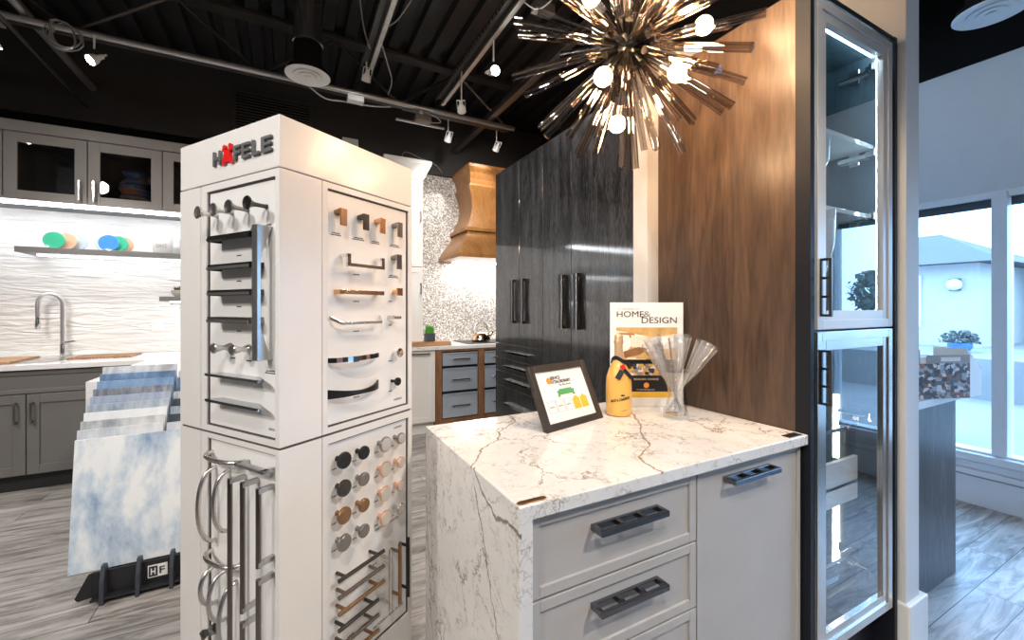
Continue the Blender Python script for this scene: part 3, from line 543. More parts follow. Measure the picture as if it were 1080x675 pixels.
for (z0, z1, hz0, hz1) in ((1.247, 2.309, 1.29, 1.475), (0.197, 1.241, 1.01, 1.185)):
    x0, x1 = 1.480, 1.995
    mb = MB(); mb.frame('y', 0.735, 0.02, x0, z0, x1, z1, 0.062); mb.frame('y', 0.730, 0.006, x0 + 0.001, z0 + 0.001, x1 - 0.001, z1 - 0.001, 0.03)
    d = finish('door', mb, 'nickel' if z0 < 1 else 'greige_metal', dc, bev=0.0015)
    finish('glass', MB().box(x0 + 0.055, 0.744, z0 + 0.055, x1 - 0.055, 0.748, z1 - 0.055), 'cab_pane', d)
    # ladder pull, standing upright on the handle side
    mb = MB(); hx = x0 + 0.018
    mb.box(hx - 0.005, 0.697, hz0, hx + 0.005, 0.705, hz1); mb.box(hx - 0.005, 0.724, hz0, hx + 0.005, 0.7305, hz1)
    for q in range(4): zc = hz0 + 0.004 + (hz1 - hz0 - 0.008) * q / 3; mb.box(hx - 0.005, 0.704, zc - 0.004, hx + 0.005, 0.726, zc + 0.004)
    finish('handle', mb, 'dark_metal', d, bev=0.001)
for zc in (2.23, 1.905, 1.664, 0.90, 0.30):
    mb = MB(); mb.box(1.990, 0.80, zc - 0.012, 1.9985, 0.90, zc + 0.012); mb.box(1.984, 0.83, zc - 0.028, 1.9985, 0.865, zc + 0.028); mb.cyl((1.982, 0.80, zc), (1.982, 0.90, zc), 0.010, n=10); mb.cyl((1.955, 0.775, zc - 0.014), (1.955, 0.775, zc + 0.014), 0.012, n=12); mb.box(1.955, 0.77, zc - 0.010, 1.992, 0.80, zc + 0.010)
    finish('hinge', mb, 'chrome', dc, bev=0.002)
for zc in (1.93, 1.66):
    s = finish('glass_shelf', MB().box(1.476, 0.79, zc, 1.998, 1.315, zc + 0.016), 'green_glass', dc, bev=0.001)
    finish('shelf_light', MB().box(1.476, 1.300, zc - 0.014, 1.998, 1.316, zc - 0.002), 'led_cool', dc)
finish('led_strip', MB().box(1.48, 0.785, 2.288, 1.995, 0.797, 2.299), 'led_cool', dc)
for (z0, z1) in ((0.70, 0.96), (0.27, 0.55)): finish('led_strip', MB().box(1.991, 0.905, z0, 1.9985, 0.925, z1), 'led_warm', dc)
finish('led_strip', MB().box(1.948, 0.757, 1.31, 1.952, 0.762, 2.285), 'led_cool', dc)
for zb, zf in ((0.66, 0.60), (0.185, 0.205)):
    mb = MB(); mb.box(1.50, 0.80, zb, 1.90, 1.28, zb + 0.014); mb.box(1.50, 0.80, zf, 1.90, 0.815, zb + 0.10); mb.box(1.50, 1.265, zb, 1.90, 1.28, zb + 0.1)
    dr = finish('pull_out_tray', mb, 'cab_white' if zb > .5 else 'inside_wood', dc, bev=0.001)
    finish('tray_side', MB().box(1.50, 0.806, zb + 0.10, 1.90, 0.812, zb + 0.21).box(1.896, 0.812, zb + 0.014, 1.902, 1.28, zb + 0.21), 'acrylic', dr)
    finish('tray_rail', MB().box(1.50, 0.800, zb + 0.208, 1.905, 0.818, zb + 0.222).box(1.89, 0.80, zb + 0.19, 1.91, 0.86, zb + 0.222), 'chrome', dr, bev=0.001)
def goblet(x, y, z, h, r, label):
    mb = MB(); mb.lathe([(0, 0), (r * 0.85, 0), (r * 0.8, 0.003), (0.006, 0.008), (0.004, h * 0.42), (r * 0.45, h * 0.5), (r * 0.95, h * 0.72), (r * 1.0, h), (r * 0.96, h), (r * 0.9, h * 0.73), (r * 0.4, h * 0.53), (0, h * 0.5)], (x, y, z), 24)
    for q in range(8):
        an = 2 * PI * q / 8
        mb.tube([(x + rr * math.cos(an), y + rr * math.sin(an), z + zz_) for rr, zz_ in ((r * 0.5, h * 0.52), (r * 0.97, h * 0.72), (r * 1.01, h * 0.97))], 0.0012, 5)
    finish('crystal_goblet', mb, 'stemware_bright', smooth=60, label=label, cat='glass', group='glasses in the display cabinet')
goblet(1.72, 0.86, 1.677, 0.25, 0.050, 'large clear wine glass on the middle glass shelf of the display cabinet')
goblet(1.70, 0.83, 1.2555, 0.41, 0.047, 'tall cut goblet at the left inside the display cabinet, below the lower glass shelf')
goblet(1.79, 0.87, 1.2555, 0.41, 0.047, 'tall cut goblet standing right of its twin inside the display cabinet')
# ------------------------------------------------------------------ black gloss wall of tall cabinets
tc_ = thing('tall_cabinet', 'tall glossy black woodgrain cabinet wall with long pulls behind the island', 'cabinet', (1.70, 2.18, 0))
mb = MB(); mb.box(1.424, 1.43, 0.0, 2.03, 2.925, 2.339); finish('body', mb, 'black_oak', tc_)
ys = [2.925, 2.548, 2.245, 1.942, 1.432]
for i, (a, b) in enumerate(zip(ys, ys[1:])):
    z0 = 1.055 if i < 2 else 0.09
    d = finish('door', MB().box(1.402, b + 0.0015, z0, 1.423, a - 0.0015, 2.335), 'black_oak', tc_, bev=0.0015)
    yc = {0: 2.618, 1: 2.478, 2: 2.012, 3: 1.872}[i]
    mb = MB(); zt, zb = (1.512, 1.209) if i < 2 else (1.506, 1.198)
    hw = 0.020
    mb.prism([(1.402, zb), (1.372, zb), (1.376, zb + 0.05), (1.380, (zb + zt) / 2), (1.376, zt - 0.05), (1.372, zt), (1.402, zt), (1.402, zt - 0.012), (1.386, zt - 0.02), (1.390, (zb + zt) / 2), (1.386, zb + 0.02), (1.402, zb + 0.012)][::-1], 'y', yc - hw, yc + hw)
    finish('handle', mb, 'black_satin', d, bev=0.001)
    finish('handle_edge', MB().box(1.370, yc - hw - 0.002, zb, 1.3745, yc - hw + 0.003, zt), 'nickel', d)
zs = [1.05, 0.945, 0.845, 0.735, 0.09]
for a, b in zip(zs, zs[1:]):
    d = finish('drawer', MB().box(1.402, 2.247, b + 0.0015, 1.423, 2.923, a - 0.0015), 'black_oak', tc_, bev=0.0015)
    zc = a - 0.045 if b > .5 else 0.63
    finish('handle', MB().box(1.372, 2.37, zc - 0.004, 1.403, 2.74, zc).box(1.372, 2.37, zc - 0.016, 1.376, 2.74, zc), 'chrome', d, bev=0.001)
# ------------------------------------------------------------------ hardware display tower
TA = math.atan2(0.558, 0.83)
tw = thing('hardware_tower', 'off-white square tower displaying cabinet knobs and pulls with a red and grey sign', 'display stand', (-0.0207, 1.1414, 0), TA)
TS = 0.46
def T(name, mb, m, par=tw, **kw): return finish(name, mb, m, par, local=True, **kw)
T('core', MB().box(0.014, 0.014, 0.0, TS - 0.001, TS - 0.001, 1.60), 'tower_white')
T('top_cap', MB().box(0, 0, 1.6545, TS, TS, 1.779), 'tower_white', bev=0.002)
T('base_plinth', MB().box(0.004, 0.004, 0.0, TS - 0.002, TS - 0.002, 0.09), 'tower_white', bev=0.002)
for z0, z1 in ((1.648, 1.6544), (0.975, 0.99)): T('joint', MB().box(0.004, 0.004, z0, TS - 0.004, TS - 0.004, z1), 'shadow_line')
def face(side, z0, z1, r0, r1, rz0, rz1, seam):
    """cladding of one side: slab from z0 to z1 with a recess r0..r1 x rz0..rz1 holding the display board"""
    mb = MB(); d0, d1 = 0.0, 0.014
    def b(a0, q0, a1, q1, e0=d0, e1=d1):
        if side == 'R': mb.box(a0, e0, q0, a1, e1, q1)
        else: mb.box(e0, a0, q0, e1, a1, q1)
    lo = 0.0 if side == 'R' else 0.0142
    lo = 0.0 if side == 'R' else 0.0
    if side == 'R':
        b(0.0, z0, seam - 0.0012, z1); b(seam + 0.0012, z0, r0, z1); b(r1, z0, TS, z1); b(r0, z0, r1, rz0); b(r0, rz1, r1, z1)
    else:
        b(0.0141, z0, r0, z1); b(r1, z0, seam - 0.0012, z1); b(seam + 0.0012, z0, TS, z1); b(r0, z0, r1, rz0); b(r0, rz1, r1, z1)
    o = T('face_panel', mb, 'tower_white')
    mb = MB(); lip = MB()
    def c(M_, a0, q0, a1, q1, e0, e1):
        if side == 'R': M_.box(a0, e0, q0, a1, e1, q1)
        else: M_.box(e0, a0, q0, e1, a1, q1)
    c(mb, r0 + 0.004, rz0 + 0.004, r1 - 0.004, rz1 - 0.004, 0.007, 0.0135)
    bd = T('display_board', mb, 'board_white', bev=0.001)
    c(lip, r0, rz1 - 0.0035, r1, rz1 - 0.0005, 0.004, 0.013); c(lip, r0, rz0 + 0.0005, r1, rz0 + 0.003, 0.004, 0.013)
    if side == 'R': c(lip, r1 - 0.0028, rz0, r1 - 0.0005, rz1, 0.004, 0.013)
    else: c(lip, r1 - 0.003, rz0, r1 - 0.0005, rz1, 0.004, 0.013)
    T('board_reveal', lip, 'shadow_line', bd)
    return bd
RU = face('R', 0.985, 1.6515, 0.134, 0.4435, 1.000, 1.636, 0.117); RL = face('R', 0.09, 0.978, 0.136, 0.4435, 0.315, 0.957, 0.117)
LU = face('L', 0.985, 1.6515, 0.0155, 0.3205, 0.9995, 1.6335, 0.349); LL = face('L', 0.09, 0.978, 0.0155, 0.3155, 0.20, 0.966, 0.349)
def PR(u, off, z): return Vector((u, 0.007 - off, z))      # right face point
def PL(v, off, z): return Vector((0.007 - off, v, z))      # left face point
def TXR(body, u, z, w, h, m, par, bold=0.0, depth=0.0006, y0=0.007): return T('lettering', text_mb(body, w, h, depth, Matrix.Translation((u, y0, z)) @ Matrix(((1, 0, 0, 0), (0, 0, -1, 0), (0, 1, 0, 0), (0, 0, 0, 1))), bold), m, par)
def TXL(body, v, z, w, h, m, par, bold=0.0, depth=0.0006, x0=0.007): return T('lettering', text_mb(body, w, h, depth, Matrix.Translation((x0, v, z)) @ Matrix(((0, 0, -1, 0), (-1, 0, 0, 0), (0, 1, 0, 0), (0, 0, 0, 1))), bold), m, par)
# sign letters: H, red stylised A with dots, F E L E
sign = T('sign_backing', MB().box(-0.001, 0.0202, 1.6995, 0.0008, 0.2764, 1.700), 'tower_white')
vv = [(0.2764, 'H', 'grey_letter'), (0.1800, 'F', 'grey_letter'), (0.1440, 'E', 'grey_letter'), (0.1020, 'L', 'grey_letter'), (0.0620, 'E', 'grey_letter')]
ws = [0.036, 0.030, 0.033, 0.031, 0.040]
for (v, ch, m), w in zip(vv, ws): T('sign_letter', text_mb(ch, w, 0.0375, 0.006, Matrix.Translation((-0.001, v, 1.6945)) @ Matrix(((0, 0, -1, 0), (-1, 0, 0, 0), (0, 1, 0, 0), (0, 0, 0, 1))), 0.02), m)
mb = MB(); A0 = 0.2355   # figure-like red letter: splayed legs, arms and two dots
def q(pts): mb.prism([(A0 - x * 0.93, 1.6925 + z) for x, z in pts], 'x', -0.007, -0.001)
q([(0.000, 0.0), (0.014, 0.0), (0.020, 0.008), (0.028, 0.0035), (0.036, 0.008), (0.042, 0.0), (0.056, 0.0), (0.047, 0.016), (0.041, 0.030), (0.052, 0.035), (0.050, 0.042), (0.028, 0.034), (0.006, 0.042), (0.004, 0.035), (0.015, 0.030), (0.009, 0.016)])
for cx in (0.014, 0.042): mb.cyl((-0.007, A0 - cx * 0.93, 1.6925 + 0.044), (-0.001, A0 - cx * 0.93, 1.6925 + 0.044), 0.0065, n=16)
T('sign_letter', mb, 'red_letter', label='red letter with two dots')
TXL('HÄFELE', 0.052, 1.020, 0.030, 0.0075, 'ink_soft', LU, 0.02); TXR('HÄFELE', 0.385, 1.022, 0.034, 0.0085, 'ink_soft', RU, 0.02); TXR('HÄFELE', 0.385, 0.932, 0.034, 0.0085, 'ink_soft', RL, 0.02)
TXR('SWEET & CIRCLE COLLECTION', 0.305, 0.643, 0.10, 0.007, 'ink_soft', RL, 0.02); TXR('MODERN BAR PULLS', 0.30, 0.352, 0.125, 0.008, 'ink_soft', RL, 0.02)
# caption dashes under the samples (too small to read)
def caps(P, spots, par):
    mb = MB()
    for (a, z, w) in spots:
        for r, (n0, sc) in enumerate(((0, 0.75), (1, 1.0))) if w > 0.024 else ((1, (0, 1.0)),):
            x = a - w * sc / 2; k = 0
            while x < a + w * sc / 2 - 0.002:
                ww = (0.0035, 0.0055, 0.0025, 0.0045)[k % 4]; p, q_ = P(x, 0.0, z - 0.005 * n0), P(min(x + ww, a + w * sc / 2), 0.0007, z - 0.005 * n0 + 0.0028)
                mb.box(p.x, p.y, p.z, q_.x, q_.y, q_.z); x += ww + 0.0016; k += 1
    T('caption', mb, 'ink', par, kind='stuff')
caps(PL, [(0.255, 1.508, 0.018), (0.188, 1.511, 0.018), (0.118, 1.515, 0.019), (0.052, 1.520, 0.022), (0.178, 1.452, 0.02), (0.178, 1.386, 0.02), (0.178, 1.320, 0.02), (0.178, 1.257, 0.02), (0.205, 1.186, 0.02), (0.135, 1.183, 0.022), (0.045, 1.163, 0.044)], LU)
caps(PR, [(0.165, 1.520, 0.034), (0.243, 1.518, 0.046), (0.308, 1.516, 0.036), (0.388, 1.516, 0.046), (0.383, 1.418, 0.046), (0.235, 1.412, 0.022), (0.235, 1.335, 0.022), (0.37, 1.337, 0.018), (0.235, 1.250, 0.022), (0.37, 1.262, 0.018), (0.235, 1.163, 0.022), (0.37, 1.150, 0.018), (0.235, 1.062, 0.022), (0.37, 1.055, 0.018)], RU)
caps(PR, [(u - 0.012, z - 0.026, 0.018) for z in (0.906, 0.832, 0.758, 0.685) for u in (0.173, 0.241, 0.324, 0.390)] + [(0.215, 0.480, 0.02), (0.215, 0.392, 0.022), (0.30, 0.545, 0.02)], RL)
# ---- left face, upper board
for k, (v, m) in enumerate(((0.279, 'nickel'), (0.207, 'steel_brushed'), (0.138, 'pewter'), (0.060, 'dark_metal'))):
    M_ = Matrix.Rotation(-PI / 2, 4, 'Y'); mb = MB()
    mb.lathe([(0.0065, 0), (0.0055, 0.004), (0.0048, 0.012), (0.0055, 0.030), (0.010, 0.040), (0.0165, 0.046), (0.0165, 0.049), (0.012, 0.0475), (0, 0.044)], PL(v, 0, 1.566), 24, M_); T('knob', mb, m, LU, smooth=40)
for z, m, m2 in ((1.496, 'black_satin', 'dark_metal'), (1.422, 'black_satin', 'steel_brushed'), (1.356, 'dark_metal', 'steel_brushed'), (1.287, 'pewter', 'nickel')):
    mb = MB(); a, b = PL(0.071, 0.0, z), PL(0.262, 0.034, z)
    mb.box(a.x, a.y, z + 0.004, b.x, b.y, z + 0.008); mb.box(PL(0, 0.034, 0).x, a.y, z - 0.007, PL(0, 0.030, 0).x, b.y, z + 0.008); mb.box(a.x, a.y, z - 0.007, b.x, a.y + 0.005, z + 0.008); mb.box(a.x, b.y - 0.005, z - 0.007, b.x, b.y, z + 0.008)
    o = T('drawer_pull', mb, m, LU, bev=0.001); mb = MB(); mb.box(PL(0, 0.0385, 0).x, a.y + 0.004, z - 0.005, PL(0, 0.0338, 0).x, b.y - 0.004, z + 0.0015); T('drawer_pull_inlay', mb, m2, LU)
mb = MB(); z0, z1 = 1.193, 1.516; pf = []
for k in range(25):
    f = k / 24; z = z0 + (z1 - z0) * f; e = min(1, min(f, 1 - f) / 0.24); pf.append((0.007 - 0.029 * (e ** 0.8) * 1.0, z))
outer_ = [(0.007 - 0.038, z1), (0.007 - 0.038, z0)]
poly = [(p[0], p[1]) for p in pf] + outer_
mb.prism(poly, 'y', 0.036, 0.058); T('appliance_pull', mb, 'steel_brushed', LU, bev=0.0008, label='long tapered appliance pull')
for v, m in ((0.222, 'steel_brushed'), (0.138, 'nickel')):
    mb = MB(); mb.lathe([(0.012, 0), (0.010, 0.006), (0.006, 0.018), (0.010, 0.032), (0.0135, 0.040), (0.012, 0.043), (0, 0.0435)], PL(v - 0.004, 0, 1.215), 20, Matrix.Rotation(-PI / 2, 4, 'Y')); T('knob', mb, m, LU, smooth=40)
for z in (1.147, 1.080):
    plan = [(0.277, 0.033), (0.036, 0.033), (0.045, 0.022), (0.09, 0.0), (0.25, 0.0), (0.268, 0.022)]
    mb = MB(); mb.prism([(0.007 - o, v) for v, o in plan], 'z', z - 0.0022, z); mb.prism([(0.007 - 0.034, 0.040), (0.007 - 0.034, 0.273), (0.007 - 0.031, 0.273), (0.007 - 0.031, 0.040)], 'z', z - 0.0065, z - 0.001)
    T('lip_pull', mb, 'dark_chrome', LU)
# ---- left face, lower board
def barpull(P, horiz, a, z0, z1, off, r, m, par, posts=0.12, pr=None, name='bar_pull'):
    """vertical (z0..z1 at a) or horizontal (a0..a1 at z) round bar on two posts"""
    mb = MB()
    if horiz: p, q_ = P(z0, off, a), P(z1, off, a)
    else: p, q_ = P(a, off, z0), P(a, off, z1)
    mb.cyl(p, q_, r, n=14)
    for f in (posts, 1 - posts):
        c = p.lerp(q_, f); e = P(0, 0, 0); b0 = Vector(c)
        if P is PL: b0.x = 0.007
        else: b0.y = 0.007
        mb.cyl(b0, c, pr or r * 0.85, n=10)
    return T(name, mb, m, par, smooth=40)
for v, z0, z1 in ((0.149, 0.385, 0.897), (0.095, 0.583, 0.898), (0.095, 0.24, 0.5606), (0.031, 0.710, 0.896), (0.031, 0.42, 0.683)):
    mb = MB(); mb.cyl(PL(v, 0.038, z0), PL(v, 0.038, z1), 0.0058, n=14)
    T('bar_pull', mb, 'smoke_bar', LL, smooth=40)
    for z in (z0 + 0.007, z1 - 0.007): mb = MB(); mb.box(0.007 - 0.041, v - 0.006, z - 0.006, 0.007, v + 0.006, z + 0.006); T('bar_pull_post', mb, 'steel_brushed', LL, bev=0.0015)
def arc(P, pts2, m, par, r=0.0055, name='arched_pull'):
    mb = MB(); mb.tube(pts2, r, 12); return T(name, mb, m, par, smooth=50)
for v, z0, z1, bow in ((0.285, 0.693, 0.89, 0.045), (0.220, 0.735, 0.8915, 0.04), (0.279, 0.5275, 0.627, 0.042), (0.233, 0.4985, 0.627, 0.045), (0.186, 0.43, 0.61, 0.045)):
    pts = [PL(v, bow * math.sin(PI * k / 18) ** 0.8, z0 + (z1 - z0) * (0.5 - 0.5 * math.cos(PI * k / 18))) for k in range(19)]
    arc(PL, pts, 'nickel' if z0 > 0.6 else 'steel_brushed', LL)
for v0, v1, z in ((0.150, 0.302, 0.927), (0.165, 0.302, 0.660)):
    pts = [PL(v0 + (v1 - v0) * (0.5 - 0.5 * math.cos(PI * k / 18)), 0.036 * math.sin(PI * k / 18) ** 0.7, z) for k in range(19)]; arc(PL, pts, 'nickel', LL, 0.006)
mb = MB(); a, b = 0.022, 0.140; z = 0.931
mb.box(0.007 - 0.034, a, z - 0.004, 0.007 - 0.016, b, z + 0.004)
for v in (a, b - 0.012): mb.box(0.007 - 0.034, v, z - 0.004, 0.007, v + 0.012, z + 0.004)
T('bridge_pull', mb, 'steel_brushed', LL, bev=0.002)
mb = MB(); mb.lathe([(0.018, 0), (0.014, 0.012), (0.010, 0.022), (0.016, 0.034), (0, 0.036)], PL(0.285, 0, 0.455), 4, Matrix.Rotation(-PI / 2, 4, 'Y')); T('knob', mb, 'dark_metal', LL)
# ---- right face, upper board
def finger(u, z, m, par=RU, w=0.021, h=0.046, off=0.028):
    mb = MB(); mb.prism([(0.007, z + h / 2 - 0.004), (0.007, z + h / 2 - 0.014), (0.007 - off + 0.004, z + h / 2 - 0.012), (0.007 - off + 0.004, z - h / 2), (0.007 - off, z - h / 2), (0.007 - off, z + h / 2), (0.007 - off + 0.004, z + h / 2)], 'x', u - w / 2, u + w / 2)
    mb.cyl(PR(u, 0, z + h / 2 - 0.009), PR(u, off * 0.8, z + h / 2 - 0.009), 0.007, n=12); return T('finger_pull', mb, m, par, bev=0.001)
for u, m in ((0.169, 'bronze'), (0.247, 'dark_metal'), (0.311, 'copper'), (0.384, 'pewter')): finger(u, 1.5635, m)
finger(0.381, 1.462, 'pewter')
def path_pull(pts, w, hgt, m, name='drawer_pull', par=RU):
    """pull as a strip following pts [(u, off, z)], w across the depth, hgt thick"""
    mb = MB(); vs2 = []
    for (u, off, z) in pts:
        for (dd, dz) in ((w / 2, -hgt / 2), (-w / 2, -hgt / 2), (-w / 2, hgt / 2), (w / 2, hgt / 2)): vs2.append(PR(u, off + dd, z + dz))
    n = len(pts) - 1
    mb.mesh(vs2, [(4 * k + a, 4 * k + (a + 1) % 4, 4 * k + 4 + (a + 1) % 4, 4 * k + 4 + a) for k in range(n) for a in range(4)] + [(0, 1, 2, 3), (4 * n, 4 * n + 1, 4 * n + 2, 4 * n + 3)])
    return mb
mb = MB(); bz, tz = 1.437, 1.462
mb.box(0.176, 0.007 - 0.034, bz - 0.006, 0.312, 0.007 - 0.026, bz + 0.004)
for u in (0.176, 0.300): mb.box(u, 0.007 - 0.034, bz, u + 0.012, 0.007 - 0.026, tz + 0.004); mb.box(u, 0.007 - 0.034, tz - 0.006, u + 0.012, 0.007, tz + 0.004)
T('drawer_pull', mb, 'chrome', RU, bev=0.001)
mb = MB(); mb.box(0.158, 0.007 - 0.032, 1.3555, 0.312, 0.007 - 0.024, 1.3675)
for u in (0.158, 0.300): mb.box(u, 0.007 - 0.032, 1.3555, u + 0.012, 0.007, 1.3675)
T('drawer_pull', mb, 'copper', RU, bev=0.001)
mb = MB(); mb.box(0.160, 0.007 - 0.036, 1.272, 0.300, 0.007 - 0.026, 1.280)
for s_, u in ((-1, 0.160), (1, 0.300)):
    mb.mesh([PR(u, 0.026, 1.272), PR(u, 0.036, 1.272), PR(u, 0.036, 1.280), PR(u, 0.026, 1.280), PR(u + s_ * 0.018, 0.0, 1.286), PR(u + s_ * 0.018, 0.010, 1.286), PR(u + s_ * 0.018, 0.010, 1.296), PR(u + s_ * 0.018, 0.0, 1.296)], [(0, 1, 2, 3), (4, 5, 6, 7), (0, 4, 5, 1), (1, 5, 6, 2), (2, 6, 7, 3), (3, 7, 4, 0)])
T('drawer_pull', mb, 'nickel', RU, bev=0.0015)
cols_ = ['dark_metal', 'chrome', 'dark_metal', 'chrome', 'dark_metal', 'rose_gold']
n = 12; U0, U1 = 0.134, 0.313
for k in range(n):
    def pt(f): return (U0 + (U1 - U0) * f, 0.010 + 0.024 * math.sin(PI * f) ** 0.6 if 0 < f < 1 else 0.004, 1.178)
    mb = path_pull([pt(k / n), pt((k + 1) / n)], 0.006, 0.013, None); T('pull_segment', mb, cols_[(k * 5) % 6], RU)
mb = MB(); vs2 = []; n = 20
for k in range(n + 1):
    f = k / n; u = 0.133 + 0.180 * f; e = abs(2 * f - 1); off = 0.004 + 0.032 * (1 - e ** 2.2); hh = 0.0055 + 0.007 * e ** 1.5; zc = 1.088 - 0.004 * (1 - e ** 2)
    for dd, dz in ((0.003, -hh), (-0.003, -hh), (-0.003, hh), (0.003, hh)): vs2.append(PR(u, off + dd, zc + dz))
mb.mesh(vs2, [(4 * k + a, 4 * k + (a + 1) % 4, 4 * k + 4 + (a + 1) % 4, 4 * k + 4 + a) for k in range(n) for a in range(4)] + [(0, 1, 2, 3), (4 * n, 4 * n + 1, 4 * n + 2, 4 * n + 3)])
T('bow_pull', mb, 'black_knob', RU, smooth=40)
mb = MB(); mb.box(0.371, 0.007 - 0.028, 1.356, 0.395, 0.007 - 0.022, 1.380); mb.cyl(PR(0.383, 0, 1.368), PR(0.383, 0.024, 1.368), 0.007, n=12); T('square_knob', mb, 'copper', RU, bev=0.001)
mb = MB(); mb.box(0.355, 0.007 - 0.030, 1.283, 0.387, 0.007 - 0.022, 1.292); mb.box(0.355, 0.007 - 0.026, 1.283, 0.363, 0.007, 1.294); T('knob', mb, 'nickel', RU, bev=0.0015)
mb = MB(); mb.lathe([(0.005, 0), (0.0045, 0.012), (0.009, 0.018), (0.0145, 0.024), (0.0145, 0.030), (0.008, 0.036), (0, 0.036)], PR(0.381, 0, 1.1775), 10, Matrix.Rotation(PI / 2, 4, 'X')); T('crystal_knob', mb, 'chrome', RU)
mb = MB(); mb.lathe([(0.005, 0), (0.0045, 0.018), (0.0125, 0.023), (0.0125, 0.029), (0, 0.0295)], PR(0.374, 0, 1.0875), 24, Matrix.Rotation(PI / 2, 4, 'X')); T('knob', mb, 'black_knob', RU, smooth=40)
# ---- right face, lower board: sixteen round knobs and nine bar pulls
for zi, (z, rm) in enumerate(((0.907, ('black_knob', 'black_knob', 'pewter', 'pewter')), (0.832, ('dark_metal', 'pewter', 'rose_gold', 'rose_gold')), (0.758, ('bronze', 'bronze', 'rose_gold', 'rose_gold')), (0.685, ('pewter', 'pewter', 'rose_gold', 'nickel')))):
    for ui, u in enumerate((0.173, 0.241, 0.324, 0.390)):
        r = (0.0225, 0.0190, 0.0225, 0.0175)[ui]; mb = MB(); fm = rm[ui]
        mb.lathe([(0.0075, 0), (0.0065, 0.006), (0.006, 0.014), (0.009, 0.020), (r - 0.002, 0.024), (r, 0.026), (r, 0.030), (r - 0.001, 0.032), (r - 0.003, 0.0325), (0, 0.0325)], PR(u - 0.004, 0, z), 32, Matrix.Rotation(PI / 2, 4, 'X'))
        k = T('knob', mb, fm, RL, smooth=40)
        mb = MB(); mb.lathe([(r - 0.003, 0.0326), (r - 0.0035, 0.0331), (0, 0.0331)], PR(u - 0.004, 0, z), 32, Matrix.Rotation(PI / 2, 4, 'X')); T('knob_face', mb, 'pale_face' if ui > 1 else fm, RL)
for z, u1, m in ((0.5955, 0.306, 'dark_metal'), (0.551, 0.306, 'smoke_bar'), (0.507, 0.306, 'bronze'), (0.464, 0.285, 'dark_metal'), (0.419, 0.285, 'smoke_bar'), (0.375, 0.285, 'bronze')): barpull(PR, True, z, 0.145, u1, 0.036, 0.0055, m, RL, 0.14)
for u, m in ((0.332, 'nickel'), (0.373, 'bronze'), (0.410, 'black_knob')): barpull(PR, False, u, 0.397, 0.584, 0.036, 0.0055, m, RL, 0.14)
# ------------------------------------------------------------------ sink wall
YW = 4.949
finish('wave_backsplash', MB().box(-4.59, 4.93, 0.912, 0.9, YW, 2.125), 'wave_tile', label='white wave relief tile backsplash behind the sink and floating shelf', cat='backsplash', keep=True)
finish('mosaic_backsplash', MB().box(1.0, 4.932, 0.912, 3.2, YW, 2.904), 'mosaic', label='speckled silver and brown mosaic backsplash behind the wooden range hood', cat='backsplash', keep=True)
finish('outlet', MB().box(-1.104, 4.922, 1.10, -1.022, 4.9295, 1.20).box(-1.08, 4.919, 1.115, -1.046, 4.923, 1.145).box(-1.08, 4.919, 1.155, -1.046, 4.923, 1.185), 'outlet_white', bev=0.002, label='white double wall outlet on the wave tile to the right of the faucet', cat='outlet')
def pull(name, par, x, y, z0, z1, m='nickel'):
    mb = MB(); mb.box(x - 0.006, y - 0.035, z0, x + 0.006, y - 0.025, z1)
    for z in (z0 + 0.004, z1 - 0.016): mb.box(x - 0.006, y - 0.03, z, x + 0.006, y, z + 0.012)
    return finish(name, mb, m, par, bev=0.002)
xs = [-3.265, -2.805, -2.345, -1.88, -1.415, -0.947, -0.48, -0.02]
unit_names = {2: 'beige glass door upper cabinet at the left edge of the photo', 3: 'beige upper cabinet with empty glass door left of the dark vase', 4: 'beige upper cabinet whose glass door shows the dark vase', 5: 'beige upper cabinet with glass door cut off by the display tower', 1: 'beige upper cabinet', 0: 'beige upper cabinet', 6: 'beige upper cabinet'}
for i in (2, 3, 4, 5):
    a, b = xs[i], xs[i + 1]
    u = thing('upper_cabinet', unit_names[i], 'cabinet', ((a + b) / 2, 4.75, 2.128), group='beige upper cabinets with glass doors')
    mb = MB(); t_ = 0.016
    mb.box(a, 4.556, 2.128, a + t_, 4.945, 2.64); mb.box(b - t_, 4.556, 2.128, b, 4.945, 2.64); mb.box(a + t_, 4.556, 2.128, b - t_, 4.945, 2.146); mb.box(a + t_, 4.556, 2.622, b - t_, 4.945, 2.64); mb.box(a + t_, 4.93, 2.146, b - t_, 4.945, 2.622)
    finish('body', mb, 'cabinet_inside', u)
    mb = MB(); mb.frame('y', 4.53, 0.022, a + 0.003, 2.13, b - 0.003, 2.637, 0.072); d = finish('door', mb, 'greige', u, bev=0.002)
    finish('glass', MB().box(a + 0.07, 4.539, 2.20, b - 0.07, 4.543, 2.57), 'door_pane', d)
    hx = b - 0.04 if i in (1, 3, 5) else a + 0.045
    pull('handle', d, hx, 4.53, 2.155, 2.315, 'chrome')
finish('crown_trim', MB().box(xs[2], 4.515, 2.641, xs[6], 4.945, 2.722), 'greige', bev=0.003, label='beige flat crown board running on top of the upper cabinets', cat='trim')
finish('under_cabinet_light', MB().box(-2.33, 4.545, 2.108, -0.5, 4.60, 2.1265), 'led_white', label='bright light strip under the upper cabinets', cat='light')
VZ = Vector((-1.165, 4.73, 2.147))
mb = MB(); mb.lathe([(r * 1.08, z * 1.3) for r, z in [(0, 0), (0.075, 0), (0.085, 0.01), (0.105, 0.06), (0.10, 0.085), (0.088, 0.10), (0.108, 0.135), (0.100, 0.17), (0.072, 0.20), (0.066, 0.215), (0.085, 0.24), (0.088, 0.245), (0.078, 0.243), (0.058, 0.215), (0, 0.2)]], VZ, 32); finish('gourd_vase', mb, 'vase_glaze', smooth=50, label='dark blue and brown glazed vase inside the glass upper cabinet', cat='vase')
